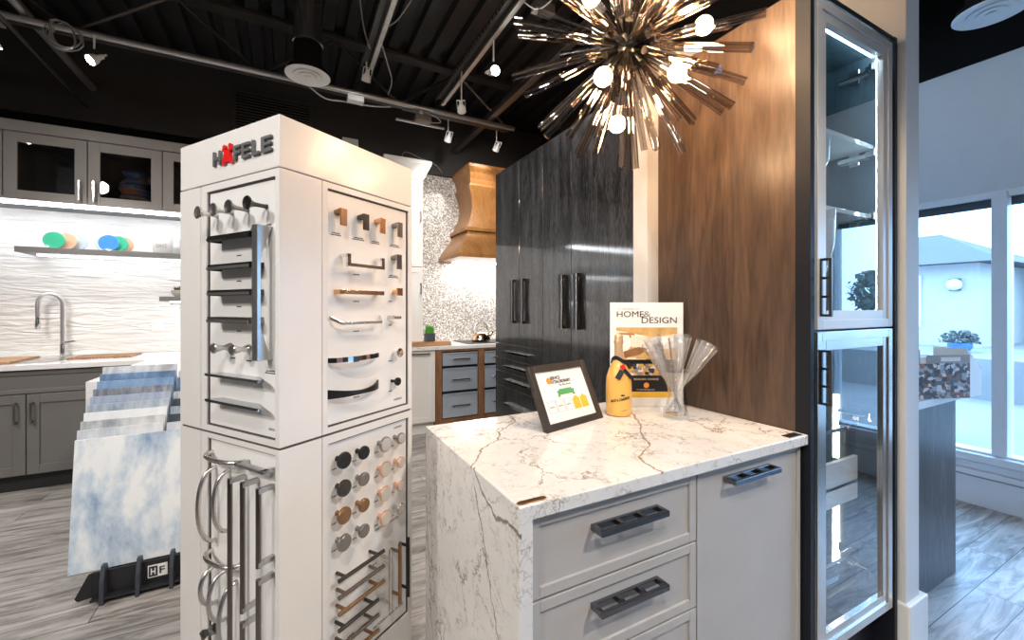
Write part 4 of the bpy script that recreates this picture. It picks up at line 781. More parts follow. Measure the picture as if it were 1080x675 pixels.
sh = thing('floating_shelf', 'long grey floating shelf with light underneath above the faucet', 'shelf', (-1.2, 4.8, 1.745))
finish('board', MB().box(-1.86, 4.63, 1.746, -0.5, 4.929, 1.79), 'sink_grey', sh, bev=0.002); finish('light_strip', MB().box(-1.80, 4.80, 1.738, -0.55, 4.815, 1.7458), 'led_white', sh)
sh = thing('floating_shelf', 'short grey floating shelf under the long one beside the tower', 'shelf', (-0.7, 4.8, 1.37))
finish('board', MB().box(-0.99, 4.63, 1.372, -0.5, 4.929, 1.412), 'sink_grey', sh, bev=0.002); finish('light_strip', MB().box(-0.95, 4.80, 1.364, -0.55, 4.815, 1.3718), 'led_white', sh)
for x, m, nm in ((-1.665, 'glass_green', 'green glass disc at the left end of the long shelf'), (-1.605, 'glass_peach', 'peach glass disc beside the green one on the long shelf'), (-1.552, 'glass_clear', 'clear glass disc right of the peach one on the long shelf'),
                 (-1.375, 'glass_clear', 'clear glass disc left of the blue one on the long shelf'), (-1.335, 'glass_blue', 'blue glass disc on the long shelf'), (-1.285, 'leafy', 'green glass disc just right of the blue one'), (-1.265, 'glass_peach', 'peach glass disc at the right of the blue and green group')):
    m = 'glass_green' if m == 'leafy' else m
    yy = 4.70 + 0.035 * ((int(abs(x) * 1000) // 7) % 3)
    yy = {-1.665: 4.70, -1.605: 4.735, -1.552: 4.77, -1.375: 4.77, -1.335: 4.70, -1.285: 4.735, -1.265: 4.80}[x]
    mb = MB(); mb.lathe([(0, -0.006), (0.048, -0.008), (0.063, -0.004), (0.067, 0), (0.063, 0.004), (0.048, 0.002), (0, 0.004)], (x, yy, 1.79 + 0.0673), 28, Matrix.Rotation(PI / 2, 4, 'X')); finish('glass_disc', mb, m, smooth=40, label=nm, cat='ornament', group='coloured glass discs on the long shelf')
for x, lab in ((-0.99, 'white ceramic canister with lettering and a knobbed lid on the shelf'), (-0.80, 'white ceramic canister partly behind the display tower')):
    j = thing('canister', lab, 'canister', (x, 4.76, 1.79))
    finish('jar', MB().lathe([(0, 0), (0.066, 0), (0.07, 0.006), (0.07, 0.135), (0.062, 0.15), (0, 0.15)], (0, 0, 0.0005), 32), 'ceramic', j, smooth=40, local=True)
    finish('lid', MB().lathe([(0.066, 0.151), (0.064, 0.165), (0.04, 0.178), (0.012, 0.182), (0.011, 0.19), (0.016, 0.198), (0.01, 0.206), (0, 0.207)], (0, 0, 0), 32), 'ceramic', j, smooth=40, local=True)
    mb = text_mb('OAKS', 0.075, 0.036, 0.002, Matrix.Identity(4), 0.01)
    for v in mb.bm.verts: an = (v.co.x - 0.0375) / 0.07; rr = 0.0702 + v.co.z; v.co = Vector((rr * math.sin(an), -rr * math.cos(an), 0.05 + v.co.y))
    finish('lettering', mb, 'ink_soft', j, local=True)
def tuft(c, r, n, m_, par, h=0.0, local=False):
    mb = MB(); rr = random.Random(int(abs(c[0]) * 1000))
    for k in range(n):
        a = rr.uniform(0, 2 * PI); e = rr.uniform(0.15, 1.2); l = r * rr.uniform(0.7, 1.1); d = Vector((math.cos(a) * math.cos(e), math.sin(a) * math.cos(e), math.sin(e) + h)); s = Vector((-math.sin(a), math.cos(a), 0)) * r * 0.16
        p = Vector(c); mb.mesh([p - s * 0.4, p + s * 0.4, p + d * l * 0.6 + s, p + d * l, p + d * l * 0.6 - s], [(0, 1, 2, 3, 4)])
    return finish('foliage', mb, m_, par)
pl = thing('potted_succulent', 'small succulent in a white bowl on the short shelf', 'plant', (-0.87, 4.76, 1.412))
finish('bowl', MB().lathe([(0, 0), (0.035, 0), (0.06, 0.03), (0.065, 0.06), (0.06, 0.06), (0.05, 0.035), (0, 0.03)], (0, 0, 0.0005), 24), 'ceramic', pl, smooth=40, local=True); tuft((-0.87, 4.76, 1.452), 0.07, 60, 'leaf_dull', pl)
sb = thing('base_cabinet', 'dark grey shaker sink cabinet with two doors under the white counter', 'cabinet', (-1.65, 4.6, 0))
def shaker2(x0, z0, x1, z1, y, w=0.065): return MB().box(x0, y + 0.010, z0, x1, y + 0.022, z1).frame('y', y, 0.011, x0, z0, x1, z1, w)
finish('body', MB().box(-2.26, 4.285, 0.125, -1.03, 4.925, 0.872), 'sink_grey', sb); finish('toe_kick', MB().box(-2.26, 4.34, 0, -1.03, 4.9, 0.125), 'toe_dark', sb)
finish('false_front', shaker2(-2.255, 0.706, -1.035, 0.866, 4.262, 0.03), 'sink_grey', sb, bev=0.002)
for a, b, hx in ((-2.255, -1.656, -1.70), (-1.650, -1.035, -1.618)):
    d = finish('door', shaker2(a, 0.128, b, 0.699, 4.262), 'sink_grey', sb, bev=0.002); pull('handle', d, hx, 4.262, 0.495, 0.65, 'pewter')
sb = thing('base_cabinet', 'dark grey base cabinet at the left edge of the sink wall', 'cabinet', (-3.4, 4.6, 0))
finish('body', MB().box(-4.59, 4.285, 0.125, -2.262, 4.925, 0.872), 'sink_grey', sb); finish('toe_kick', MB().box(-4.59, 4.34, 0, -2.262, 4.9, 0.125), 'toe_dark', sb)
for k in range(4): a = -4.585 + k * 0.581; finish('door', shaker2(a, 0.128, a + 0.577, 0.866, 4.262), 'sink_grey', sb, bev=0.002)
pn = thing('peninsula_cabinet', 'dark grey peninsula cabinet under the counter behind the tile rack', 'cabinet', (-0.55, 3.7, 0))
finish('body', MB().box(-0.95, 3.19, 0.0, -0.12, 4.92, 0.872), 'sink_grey', pn)
mb = MB(); mb.box(-4.595, 4.235, 0.875, -0.985, 4.9295, 0.911); mb.box(-0.985, 3.13, 0.875, -0.09, 4.9295, 0.911); mb.box(-0.985, 3.13, 0.0, -0.09, 3.165, 0.875)
finish('countertop', mb, 'counter_white', keep=True, bev=0.002, label='white marble counter along the sink wall turning into a waterfall peninsula', cat='countertop')
mb = MB(); mb.lathe([(0.026, 0.0), (0.026, 0.006), (0.017, 0.012), (0.017, 0.10), (0.013, 0.11)], (-1.67, 4.86, 0.9115), 24)
fz = [(-1.67, 4.86, 0.912 + 0.10), (-1.67, 4.86, 1.25)] + [(-1.74 + 0.07 * math.cos(PI * k / 14), 4.86 - 0.02 * k / 14, 1.345 + 0.085 * math.sin(PI * k / 14)) for k in range(15)] + [(-1.81, 4.84, 1.24)]
fa = thing('faucet', 'chrome spring neck kitchen faucet on the sink counter', 'faucet', (-1.67, 4.86, 0.911))
finish('base', mb, 'chrome', fa, smooth=40); finish('neck', MB().tube(fz, 0.0155, 14), 'nickel_bright', fa, smooth=50)
finish('spray_head', MB().lathe([(0, -0.10), (0.013, -0.10), (0.018, -0.09), (0.016, -0.03), (0.012, 0.0)], (-1.81, 4.84, 1.24), 18), 'chrome', fa, smooth=40)
finish('support_arm', MB().tube([(-1.67, 4.86, 1.225), (-1.81, 4.84, 1.225)], 0.005, 8), 'chrome', fa); finish('lever', MB().tube([(-1.67, 4.86, 1.02), (-1.62, 4.85, 1.03), (-1.585, 4.84, 1.035)], 0.008, 10, [0.014, 0.012, 0.009]), 'chrome', fa, smooth=40)
finish('sink', MB().frame('y', 4.40, 0.35, 0, 0, 0.001, 0.001, 0.0002).box(-1.95, 4.37, 0.9112, -1.55, 4.80, 0.9135), 'steel_brushed', label='stainless sink set into the white counter in front of the faucet', cat='sink', bev=0.001)
mb = MB(); mb.box(-2.45, 4.36, 0.9135, -1.78, 4.80, 0.928); finish('cutting_board', mb, 'board_wood', bev=0.003, label='light wooden board on the counter left of the faucet', cat='board')
mb = MB(); [mb.box(-1.53 + 0.022 * k, 4.50, 0.9115, -1.518 + 0.022 * k, 4.80, 0.922) for k in range(18)]; mb.box(-1.53, 4.52, 0.9113, -1.14, 4.53, 0.916); mb.box(-1.53, 4.77, 0.9113, -1.14, 4.78, 0.916)
finish('drying_rack', mb, 'board_wood', bev=0.001, label='slatted wooden drying rack on the counter right of the faucet', cat='rack')
# ------------------------------------------------------------------ tile sample rack
rk = thing('tile_rack', 'black stepped floor rack holding the tile samples beside the tower', 'rack', (-0.55, 2.75, 0))
mb = MB(); mb.box(-0.775, 2.535, 0.025, -0.16, 2.545, 0.135); mb.box(-0.775, 2.5, 0.02, -0.16, 2.54, 0.03)
mb.prism([(-0.835, 0.035), (-0.825, 0.02), (-0.775, 0.025), (-0.775, 0.135), (-0.79, 0.13)], 'y', 2.535, 2.545)
fp = finish('front_panel', mb, 'rack_black', rk, bev=0.002)
lg = finish('logo_plate', MB().box(-0.583, 2.532, 0.055, -0.510, 2.5348, 0.112), 'paper_white', fp)
finish('logo_block', MB().box(-0.579, 2.5308, 0.060, -0.547, 2.5322, 0.107), 'ink', fp)
TMr = Matrix(((1, 0, 0, 0), (0, 0, -1, 0), (0, 1, 0, 0), (0, 0, 0, 1)))
finish('logo_lettering', text_mb('H', 0.018, 0.030, 0.0008, Matrix.Translation((-0.572, 2.5308, 0.0685)) @ TMr, 0.03), 'paper_white', fp); finish('logo_lettering', text_mb('F', 0.020, 0.032, 0.0008, Matrix.Translation((-0.540, 2.532, 0.0675)) @ TMr, 0.02), 'ink', fp)
for x in (-0.735, -0.612, -0.490, -0.365, -0.245):
    mb = MB(); mb.prism([(2.495, 0.0), (3.02, 0.0), (3.02, 0.34), (2.96, 0.34), (2.66, 0.115), (2.57, 0.115), (2.545, 0.165), (2.520, 0.165), (2.498, 0.10)], 'x', x - 0.008, x + 0.008); finish('rib', mb, 'rack_fin', rk, bev=0.002)
finish('rack_bar', MB().box(-0.79, 2.96, 0.02, -0.2, 2.975, 0.33), 'rack_black', rk)
lean = 0.075 / 0.6
def slab(name, x0, x1, y, z0, z1, m, **kw):
    dy = (z1 - z0) * lean; mb = MB(); v = [(x0, y, z0), (x1, y, z0), (x1, y + 0.009, z0), (x0, y + 0.009, z0), (x0, y + dy, z1), (x1, y + dy, z1), (x1, y + dy + 0.009, z1), (x0, y + dy + 0.009, z1)]
    mb.mesh(v, [(0, 3, 2, 1), (4, 5, 6, 7), (0, 1, 5, 4), (1, 2, 6, 5), (2, 3, 7, 6), (3, 0, 4, 7)]); return finish(name, mb, m, bev=0.0008, **kw)
slab('sample_tile', -0.876, -0.266, 2.592, 0.118, 0.703, 'tile_cloud', label='large white and blue clouded tile sample at the front of the rack', cat='tile')
order = [8, 7, 6, 5, 4, 3, 2, 1, 0]; nm = ['pale speckled grey', 'pale beige grey with a dark patch', 'plain white', 'grey blue streaked', 'mid blue grey with a bright blue corner', 'dark grey striped', 'blue mottled', 'deep blue', 'pale grey veined']
for k, mi in enumerate(order):
    yt = 2.69 + 0.0365 * (k + 0) ; zt = 0.742 + 0.0325 * k; z0 = 0.16 + 0.02 * k
    y = yt - (zt - z0) * lean; x0 = -0.876 + (0.0 if k < 6 else 0.004)
    slab('sample_tile', x0, -0.558, y, z0, zt, 'sample_tile_%d' % mi, label='%s tile, %s in the left stack' % (nm[k], ['first', 'second', 'third', 'fourth', 'fifth', 'sixth', 'seventh', 'eighth', 'ninth'][k]), cat='tile', group='tile samples in the left stack of the rack')
for k, mi in enumerate([8, 9, 5, 9, 7, 1, 0]):
    kk = k + (0 if k < 5 else 1); yt = 2.69 + 0.0365 * kk; zt = 0.742 + 0.0325 * kk - 0.004; z0 = 0.16 + 0.02 * kk; y = yt - (zt - z0) * lean
    slab('sample_tile', -0.545, -0.235, y, z0, zt, 'sample_tile_%d' % mi, label='%s tile sample, %s from the front in the right stack' % (['pale', 'charcoal', 'grey', 'black', 'grey', 'navy', 'light'][k], ['first', 'second', 'third', 'fourth', 'fifth', 'sixth', 'seventh'][k]), cat='tile', group='tile samples in the right stack of the rack')
# ------------------------------------------------------------------ range wall
wc = thing('base_cabinet', 'white shaker base cabinet left of the wood framed steel drawers', 'cabinet', (1.15, 4.6, 0))
finish('body', MB().box(0.92, 4.285, 0.115, 1.349, 4.925, 0.874), 'cab_white', wc); finish('toe_kick', MB().box(0.92, 4.33, 0, 1.349, 4.9, 0.115), 'cab_white', wc)
d = finish('door', shaker2(0.925, 0.13, 1.346, 0.87, 4.262, 0.05), 'cab_white', wc, bev=0.002); finish('handle', MB().box(1.07, 4.232, 0.835, 1.28, 4.238, 0.848).box(1.07, 4.232, 0.835, 1.08, 4.263, 0.848).box(1.27, 4.232, 0.835, 1.28, 4.263, 0.848), 'pewter', d, bev=0.001)
rg = thing('drawer_unit', 'wood framed unit of blue steel drawers beneath the range hood', 'cabinet', (2.1, 4.6, 0))
mb = MB(); mb.box(1.352, 4.30, 0.03, 2.86, 4.92, 0.874)
for a, b in ((1.352, 1.412), (1.832, 1.896), (2.31, 2.375), (2.80, 2.86)): mb.box(a, 4.245, 0.0, b, 4.31, 0.874)
for a, b in ((1.412, 1.832), (1.896, 2.31), (2.375, 2.80)): mb.box(a, 4.245, 0.852, b, 4.31, 0.874); mb.box(a, 4.245, 0.03, b, 4.31, 0.138)
finish('wood_frame', mb, 'cedar', rg, bev=0.002)
finish('drawer_gap', MB().box(1.41, 4.29, 0.13, 2.81, 4.2995, 0.86), 'black_satin', rg)
for a, b in ((1.424, 1.820), (1.908, 2.298), (2.387, 2.788)):
    for z0, z1 in ((0.700, 0.838), (0.432, 0.672), (0.150, 0.402)):
        d = finish('drawer', MB().box(a, 4.255, z0, b, 4.289, z1).box(a, 4.245, z1 - 0.012, b, 4.26, z1), 'steel_drawer', rg, bev=0.002); zc = (z0 + z1) / 2
        mb = MB(); mb.tube([(a + 0.09, 4.257, zc), (a + 0.10, 4.225, zc), (b - 0.10, 4.225, zc), (b - 0.09, 4.257, zc)], 0.008, 8); finish('handle', mb, 'nickel', d, smooth=40)
finish('countertop', MB().box(0.91, 4.235, 0.8755, 2.95, 4.931, 0.911), 'counter_white', keep=True, bev=0.002, label='white counter over the steel drawers in front of the mosaic', cat='countertop')
hu = thing('hutch_cabinet', 'tall white cabinet with crown standing on the counter right of the tower', 'cabinet', (1.1, 4.7, 0.911))
finish('body', MB().box(0.92, 4.522, 0.9115, 1.285, 4.93, 2.70), 'cab_white', hu)
for z0, z1, hz in ((0.915, 1.75, 1.45), (1.756, 2.68, 1.98)):
    d = finish('door', shaker2(0.922, z0, 1.283, z1, 4.50, 0.055), 'cab_white', hu, bev=0.002)
for zc in (2.30, 1.52): pull('handle', hu, 1.255, 4.50, zc - 0.06, zc + 0.06, 'pewter')
mb = MB(); q0 = [(0.92, 4.50, 2.70), (1.29, 4.50, 2.70), (1.29, 4.93, 2.70), (0.92, 4.93, 2.70), (0.86, 4.44, 2.86), (1.365, 4.44, 2.86), (1.365, 4.93, 2.86), (0.86, 4.93, 2.86), (0.86, 4.44, 2.895), (1.365, 4.44, 2.895), (1.365, 4.93, 2.895), (0.86, 4.93, 2.895)]
mb.mesh(q0, [(3, 2, 1, 0)] + [(k + a, k + (a + 1) % 4, k + 4 + (a + 1) % 4, k + 4 + a) for k in (0, 4) for a in range(4)] + [(8, 9, 10, 11)]); finish('crown', mb, 'cab_white', hu)
hd = thing('range_hood', 'curved golden wood range hood with crown in front of the mosaic', 'range hood', (2.5, 4.6, 1.86))
def loft(secs, m, name, **kw):
    mb = MB(); vs2 = []
    for (hw, yf, z) in secs: vs2 += [(2.5 - hw, yf, z), (2.5 + hw, yf, z), (2.5 + hw, 4.93, z), (2.5 - hw, 4.93, z)]
    n = len(secs) - 1; mb.mesh(vs2, [(3, 2, 1, 0)] + [(4 * k + a, 4 * k + (a + 1) % 4, 4 * k + 4 + (a + 1) % 4, 4 * k + 4 + a) for k in range(n) for a in range(4)] + [(4 * n, 4 * n + 1, 4 * n + 2, 4 * n + 3)])
    return finish(name, mb, m, hd, **kw)
def sm(f): return f * f * (3 - 2 * f)
loft([(0.90, 4.215, 1.862), (0.90, 4.215, 1.905)], 'hood_wood', 'bottom_rail', bev=0.003)
loft([(0.885 - 0.155 * sm(k / 8), 4.23 + 0.19 * sm(k / 8), 1.905 + 0.275 * k / 8) for k in range(9)], 'hood_wood', 'lower_flare', smooth=30)
loft([(0.76, 4.395, 2.180), (0.76, 4.395, 2.225)], 'hood_wood', 'band', bev=0.006)
loft([(0.725 - 0.09 * math.sin(PI * 0.9 * k / 10), 4.43 + 0.09 * math.sin(PI * 0.9 * k / 10), 2.225 + 0.485 * k / 10) for k in range(11)], 'hood_wood', 'upper_body', smooth=30)
loft([(0.675, 4.475, 2.70), (0.685, 4.465, 2.715), (0.685, 4.465, 2.735)], 'hood_wood', 'neck_bead')
loft([(0.67, 4.475, 2.735), (0.68, 4.46, 2.79), (0.70, 4.42, 2.85), (0.725, 4.375, 2.885), (0.735, 4.365, 2.90), (0.735, 4.365, 2.93)], 'hood_wood', 'crown')
finish('hood_light', MB().box(1.75, 4.70, 1.857, 3.2, 4.86, 1.8618), 'hood_lamp', hd)
finish('cutting_board', MB().box(0.98, 4.32, 0.9115, 1.545, 4.46, 0.955), 'board_wood', bev=0.003, label='thick wooden board on the counter under the potted grass', cat='board')
pg = thing('potted_grass', 'small green grass plant in a dark square pot on the wooden board', 'plant', (1.325, 4.39, 0.955))
finish('pot', MB().box(-0.048, -0.048, 0.0005, 0.048, 0.048, 0.088), 'pot_grey', pg, local=True, bev=0.003)
mb = MB(); rr = random.Random(3)
for k in range(160):
    x, y = rr.uniform(-0.04, 0.04), rr.uniform(-0.04, 0.04); h = rr.uniform(0.06, 0.11); dx, dy = rr.uniform(-.02, .02), rr.uniform(-.02, .02)
    mb.mesh([(x - 0.003, y, 0.085), (x + 0.003, y, 0.085), (x + dx, y + dy, 0.085 + h)], [(0, 1, 2)]); mb.mesh([(x, y - 0.003, 0.085), (x, y + 0.003, 0.085), (x + dx, y + dy, 0.085 + h)], [(0, 1, 2)])
finish('foliage', mb, 'leaf_green', pg, local=True)
finish('cooktop', MB().box(1.75, 4.36, 0.9115, 2.65, 4.84, 0.92), 'black_satin', bev=0.002, label='black cooktop set on the white counter below the hood', cat='cooktop')
kt = thing('tea_kettle', 'rose gold tea kettle on the cooktop under the range hood', 'kettle', (1.99, 4.55, 0.92))
finish('kettle_body', MB().lathe([(0, 0), (0.10, 0), (0.115, 0.02), (0.112, 0.05), (0.085, 0.095), (0.05, 0.115), (0.02, 0.12), (0.012, 0.13), (0.016, 0.14), (0, 0.145)], (0, 0, 0.001), 32), 'kettle', kt, smooth=40, local=True)
finish('handle', MB().tube([(0.09 * math.cos(PI * k / 14) * 1.05, 0, 0.09 + 0.145 * math.sin(PI * k / 14)) for k in range(15)], 0.006, 8), 'nickel', kt, smooth=40, local=True)
finish('spout', MB().tube([(0.09, 0, 0.05), (0.13, 0, 0.08), (0.155, 0, 0.115)], 0.014, 10, [0.022, 0.015, 0.011]), 'kettle', kt, smooth=40, local=True)
# ------------------------------------------------------------------ right room: pedestal and brochure box
pd = thing('pedestal', 'dark streaked wood pedestal with white top by the window carrying the brochure box', 'pedestal', (2.64, 1.0, 0))
finish('column', MB().box(2.35, 0.826, 0.0005, 2.936, 1.2, 0.862), 'pedestal_wood', pd, bev=0.002); finish('top', MB().box(2.34, 0.815, 0.862, 2.945, 1.21, 0.897), 'trim_white', pd, bev=0.002)
br = thing('brochure_box', 'brochure holder box printed with kitchen photos standing on the pedestal', 'box', (2.65, 0.9, 0.897))
fpt = [(2.30, 0.923), (2.80, 0.743), (2.955, 0.742), (2.955, 0.90), (2.45, 1.08)]
mb = MB(); mb.mesh([(2.80, 0.743, 0.8975), (2.955, 0.742, 0.8975), (2.955, 0.742, 1.02), (2.87, 0.742, 1.075), (2.80, 0.743, 1.09), (2.30, 0.923, 0.8975), (2.45, 1.08, 0.8975), (2.955, 0.90, 0.8975), (2.955, 0.90, 1.02), (2.45, 1.08, 1.09), (2.30, 0.923, 1.09)],
 [(0, 1, 2, 3, 4), (5, 10, 9, 6), (6, 9, 8, 7), (7, 8, 2, 1), (5, 6, 7, 1, 0), (0, 4, 10, 5)])
finish('box_body', mb, 'paper_white', br)
nx, ny = -0.339, -0.941
def bq(f): return (2.30 + 0.5 * f + nx * 0.003, 0.923 - 0.18 * f + ny * 0.003)
def bpanel(name, f0, f1, z0, z1, m, th=0.003):
    a, b = bq(f0), bq(f1); c, d = (b[0] - nx * th, b[1] - ny * th), (a[0] - nx * th, a[1] - ny * th)
    finish(name, MB().prism([a, b, c, d], 'z', z0, z1), m, br)
bpanel('photo_panel', 0.0, 1.0, 0.90, 1.062, 'kitchen_photo'); bpanel('header_panel', 0.0, 0.49, 1.063, 1.125, 'greige'); bpanel('header_panel', 0.56, 1.0, 1.063, 1.10, 'greige')
bpanel('header_label', 0.22, 0.40, 1.075, 1.105, 'paper_white', -0.0008); bpanel('header_label', 0.70, 0.9, 1.07, 1.09, 'paper_white', -0.0008)
mb = MB()
for k in range(5): x = 2.84 + 0.022 * k; mb.box(x, 0.76, 0.95, x + 0.004, 0.88, 1.125 - 0.012 * k)
finish('brochure', mb, 'paper_white', br)
# ------------------------------------------------------------------ ceiling steel, ducts, tracks
for y, lab in ((3.91, 'black open web steel joist crossing the ceiling near the back wall'), (2.05, 'black steel joist nearest overhead'), (0.2, 'black steel joist behind the viewer')):
    j = thing('steel_joist', lab, 'joist', (-1.2, y, 3.2))
    finish('bottom_chord', MB().box(RX0, y - 0.05, 3.165, 2.04, y - 0.006, 3.20).box(RX0, y + 0.006, 3.165, 2.04, y + 0.05, 3.20), 'steel_black', j, bev=0.003)
    finish('top_chord', MB().box(RX0, y - 0.055, 3.60, 2.04, y + 0.055, 3.635), 'steel_black', j, bev=0.003)
    mb = MB(); x = RX0; up = True
    while x < 1.9:
        mb.cyl((x, y, 3.185 if up else 3.61), (x + 0.55, y, 3.61 if up else 3.185), 0.0125, n=8); x += 0.55; up = not up
    finish('web_rod', mb, 'steel_black', j)
finish('conduit_pipe', MB().cyl((RX0, 3.82, 3.15), (2.04, 3.82, 3.15), 0.022, n=12), 'galv', smooth=40, label='grey conduit running along the bottom of the rear joist', cat='pipe')
finish('conduit_pipe', MB().cyl((-1.49, 0.8, 3.2), (-1.49, 4.88, 3.2), 0.028, n=12), 'galv', smooth=40, label='grey pipe running away overhead at the upper left', cat='pipe')
finish('conduit_pipe', MB().cyl((-1.53, 3.4, 3.07), (-1.53, 4.88, 3.03), 0.012, n=10), 'steel_black', smooth=40, label='thin dark rod below the grey pipe at the upper left', cat='pipe')
finish('support_beam', MB().box(1.74, 0.8, 3.18, 1.80, 4.88, 3.24), 'steel_brushed_dark', bev=0.003, label='dull metal strut running towards the back wall above the black cabinets', cat='beam')
# slotted struts with lighting track
def strut(x, z, y0, y1, lab, tw_=0.028):
    s = thing('lighting_track', lab, 'lighting track', (x, (y0 + y1) / 2, z))
    mb = MB(); mb.box(x - tw_, y0, z, x + tw_, y1, z + 0.003); mb.box(x - tw_, y0, z - 0.04, x - tw_ + 0.003, y1, z); mb.box(x + tw_ - 0.003, y0, z - 0.04, x + tw_, y1, z)
    finish('channel', mb, 'steel_black', s)
    mb = MB(); y = y0 + 0.05
    while y < y1 - 0.05: mb.box(x - tw_ - 0.0012, y, z - 0.032, x - tw_ - 0.0002, y + 0.022, z - 0.012); y += 0.05
    finish('slot_row', mb, 'galv', s, kind='stuff'); finish('track', MB().box(x + 0.03, y0, z - 0.05, x + 0.062, y1, z - 0.03), 'galv', s, bev=0.002)
    return s
strut(1.20, 3.22, 0.9, 3.72, 'slotted metal track running away above and left of the starburst light'); strut(0.53, 3.26, 0.5, 3.50, 'dark lighting track above the tower with looping white cable')
strut(-0.35, 3.26, -2.6, 1.0, 'added lighting track overhead behind the viewer'); strut(-2.6, 3.26, -2.4, 3.4, 'added lighting track over the left aisle'); strut(1.55, 3.26, -2.6, 0.6, 'added lighting track overhead in front of the glass cabinet')  # unseen tracks added to carry the fill lamps
finish('track_bar', MB().box(0.95, 3.995, 3.185, 2.03, 4.025, 3.205), 'steel_black', label='thin track bar with two lamps above the wooden hood', cat='lighting track')
def head(p, target, energy, top, colr=(1, 0.96, 0.91), spot=70, lab='white track spotlight', blend=0.6, face='lamp_face', radius=0.03):
    p = Vector(p); h = thing('track_light', lab, 'spotlight', tuple(p), group='white track spotlights')
    R = Matrix.Translation(p) @ lookrot(p, target)
    finish('stem', MB().cyl((p.x, p.y, p.z + 0.07), (p.x, p.y, top), 0.006, n=8), 'fixture_white', h)
    mb = MB(); mb.box(-0.034, -0.006, -0.01, -0.030, 0.006, 0.07); mb.box(0.030, -0.006, -0.01, 0.034, 0.006, 0.07); mb.box(-0.034, -0.006, 0.066, 0.034, 0.006, 0.071); finish('yoke', mb.xf(R), 'fixture_white', h, bev=0.001)
    finish('lamp_body', MB().lathe([(0, 0.062), (0.014, 0.06), (0.017, 0.03), (0.027, 0.012), (0.034, -0.012), (0.036, -0.030), (0.032, -0.030), (0.031, -0.022)], n=20).xf(R), 'fixture_white', h, smooth=40)
    finish('lamp_glass', MB().cyl((0, 0, -0.020), (0, 0, -0.024), 0.031, n=20).xf(R), face, h)
    if energy:
        ld = bpy.data.lights.new('spot', 'SPOT'); ld.energy = energy; ld.color = colr; ld.spot_size = math.radians(spot); ld.spot_blend = blend; ld.shadow_soft_size = radius
        lo = bpy.data.objects.new('lamp_beam', ld); C.objects.link(lo); lo.parent = h
        lo.matrix_local = WM[h.name].inverted() @ (R @ Matrix.Translation((0, 0, -0.04)))
    return h
head((1.25, 2.64, 2.95), (1.30, 1.1, 2.6), 25, 3.19, lab='bright white track spotlight left of the starburst light', spot=90)
head((1.21, 3.15, 2.90), (2.1, 4.9, 1.9), 60, 3.19, lab='white track spotlight at the far end of the slotted track', spot=90)
head((1.40, 4.01, 3.00), (1.35, 4.95, 2.0), 25, 3.185, lab='left one of the two small white spotlights above the hood crown')
head((1.934, 4.01, 3.00), (1.9, 4.95, 2.2), 25, 3.185, lab='right one of the two small white spotlights above the hood crown')
head((0.53, 3.417, 3.10), (0.3, 4.9, 1.0), 20, 3.22, lab='white track spotlight straight above the right side of the tower')
head((-1.153, 3.8, 2.98), (-1.9, 3.2, 2.1), 30, 3.14, lab='white track spotlight at the upper left beside the cable coil', face='lamp_face')
head((-1.60, 3.75, 2.93), (-1.0, 4.4, 0.5), 60, 3.14, lab='bright white track spotlight in the upper left corner')
# fill lamps added out of view; the last is the warm spot on the walnut
KEY = [((-2.57, -0.9, 3.18), (0.0, 1.3, 1.2), 150, 60), ((-0.32, -0.6, 3.18), (0.3, 1.2, 0.9), 105, 100), ((1.58, 0.1, 3.18), (0.9, 0.9, 0.8), 25, 60), ((1.58, -1.2, 3.18), (0.9, 0.8, 0.6), 190, 50), ((-2.57, 0.4, 3.18), (-0.8, 2.6, 0.2), 220, 100), ((-2.57, 2.4, 3.18), (-1.4, 4.2, 0.2), 150, 62), ((0.56, 1.3, 3.18), (0.9, 3.4, 0.6), 120, 100), ((0.56, 2.3, 3.18), (0.7, 3.4, 0.0), 50, 100), ((0.56, 0.75, 3.18), (1.44, 0.88, 1.85), 190, 42)]
for k, (p, q_, e, sp_) in enumerate(KEY):
    head(p, q_, e, 3.22, spot=sp_, radius=0.09, lab='unseen track spotlight put in overhead to light the room, number %s from the street side' % ['one', 'two', 'three', 'four', 'five', 'six', 'seven', 'eight', 'nine'][k], colr=(1, 0.95, 0.9) if k < 8 else (1, 0.72, 0.45))
for k, (p, q_) in enumerate((((3.0, -0.6, 3.25), (3.9, 0.6, 1.6)), ((2.75, 1.6, 3.25), (4.0, 1.2, 2.0)))): head(p, q_, 16, 3.66, spot=110, radius=0.09, lab='added cool spotlight, unseen, over the window aisle, %s' % ['nearer the street', 'behind the partition wall'][k], colr=(0.62, 0.80, 1.0))  # cool lamps added out of view to brighten the window room
# round duct with diffuser
def diffuser(x, y, z, r, lab, duct_top=None):
    d = thing('ceiling_diffuser', lab, 'air diffuser', (x, y, z))
    for k, (a, b, dz) in enumerate(((0.72, 1.0, 0.0), (0.46, 0.64, -0.004), (0.22, 0.38, -0.008))):
        finish('ring', MB().lathe([(r * a, dz + 0.02), (r * a, dz + 0.012), (r * b, dz - 0.004 + 0.012), (r * b, dz + 0.012)], (x, y, z), 36), 'fixture_white', d, smooth=30)
    finish('centre_cap', MB().lathe([(0, -0.006), (r * 0.13, -0.004), (r * 0.13, 0.02), (0, 0.02)], (x, y, z), 24), 'fixture_white', d)
    finish('dark_throat', MB().cyl((x, y, z + 0.021), (x, y, z + 0.05), r * 0.9, n=36), 'wall_black', d)
    if duct_top: finish('neck', MB().cyl((x, y, z + 0.05), (x, y, z + 0.23), r * 0.62, n=28), 'wall_black', d, smooth=40); finish('duct', MB().lathe([(r * 0.5, 0.23), (r * 0.68, 0.235), (r * 0.70, 0.25), (r * 0.64, 0.27), (r * 0.64, duct_top - z)], (x, y, z), 32), 'duct', d, smooth=40)
    return d
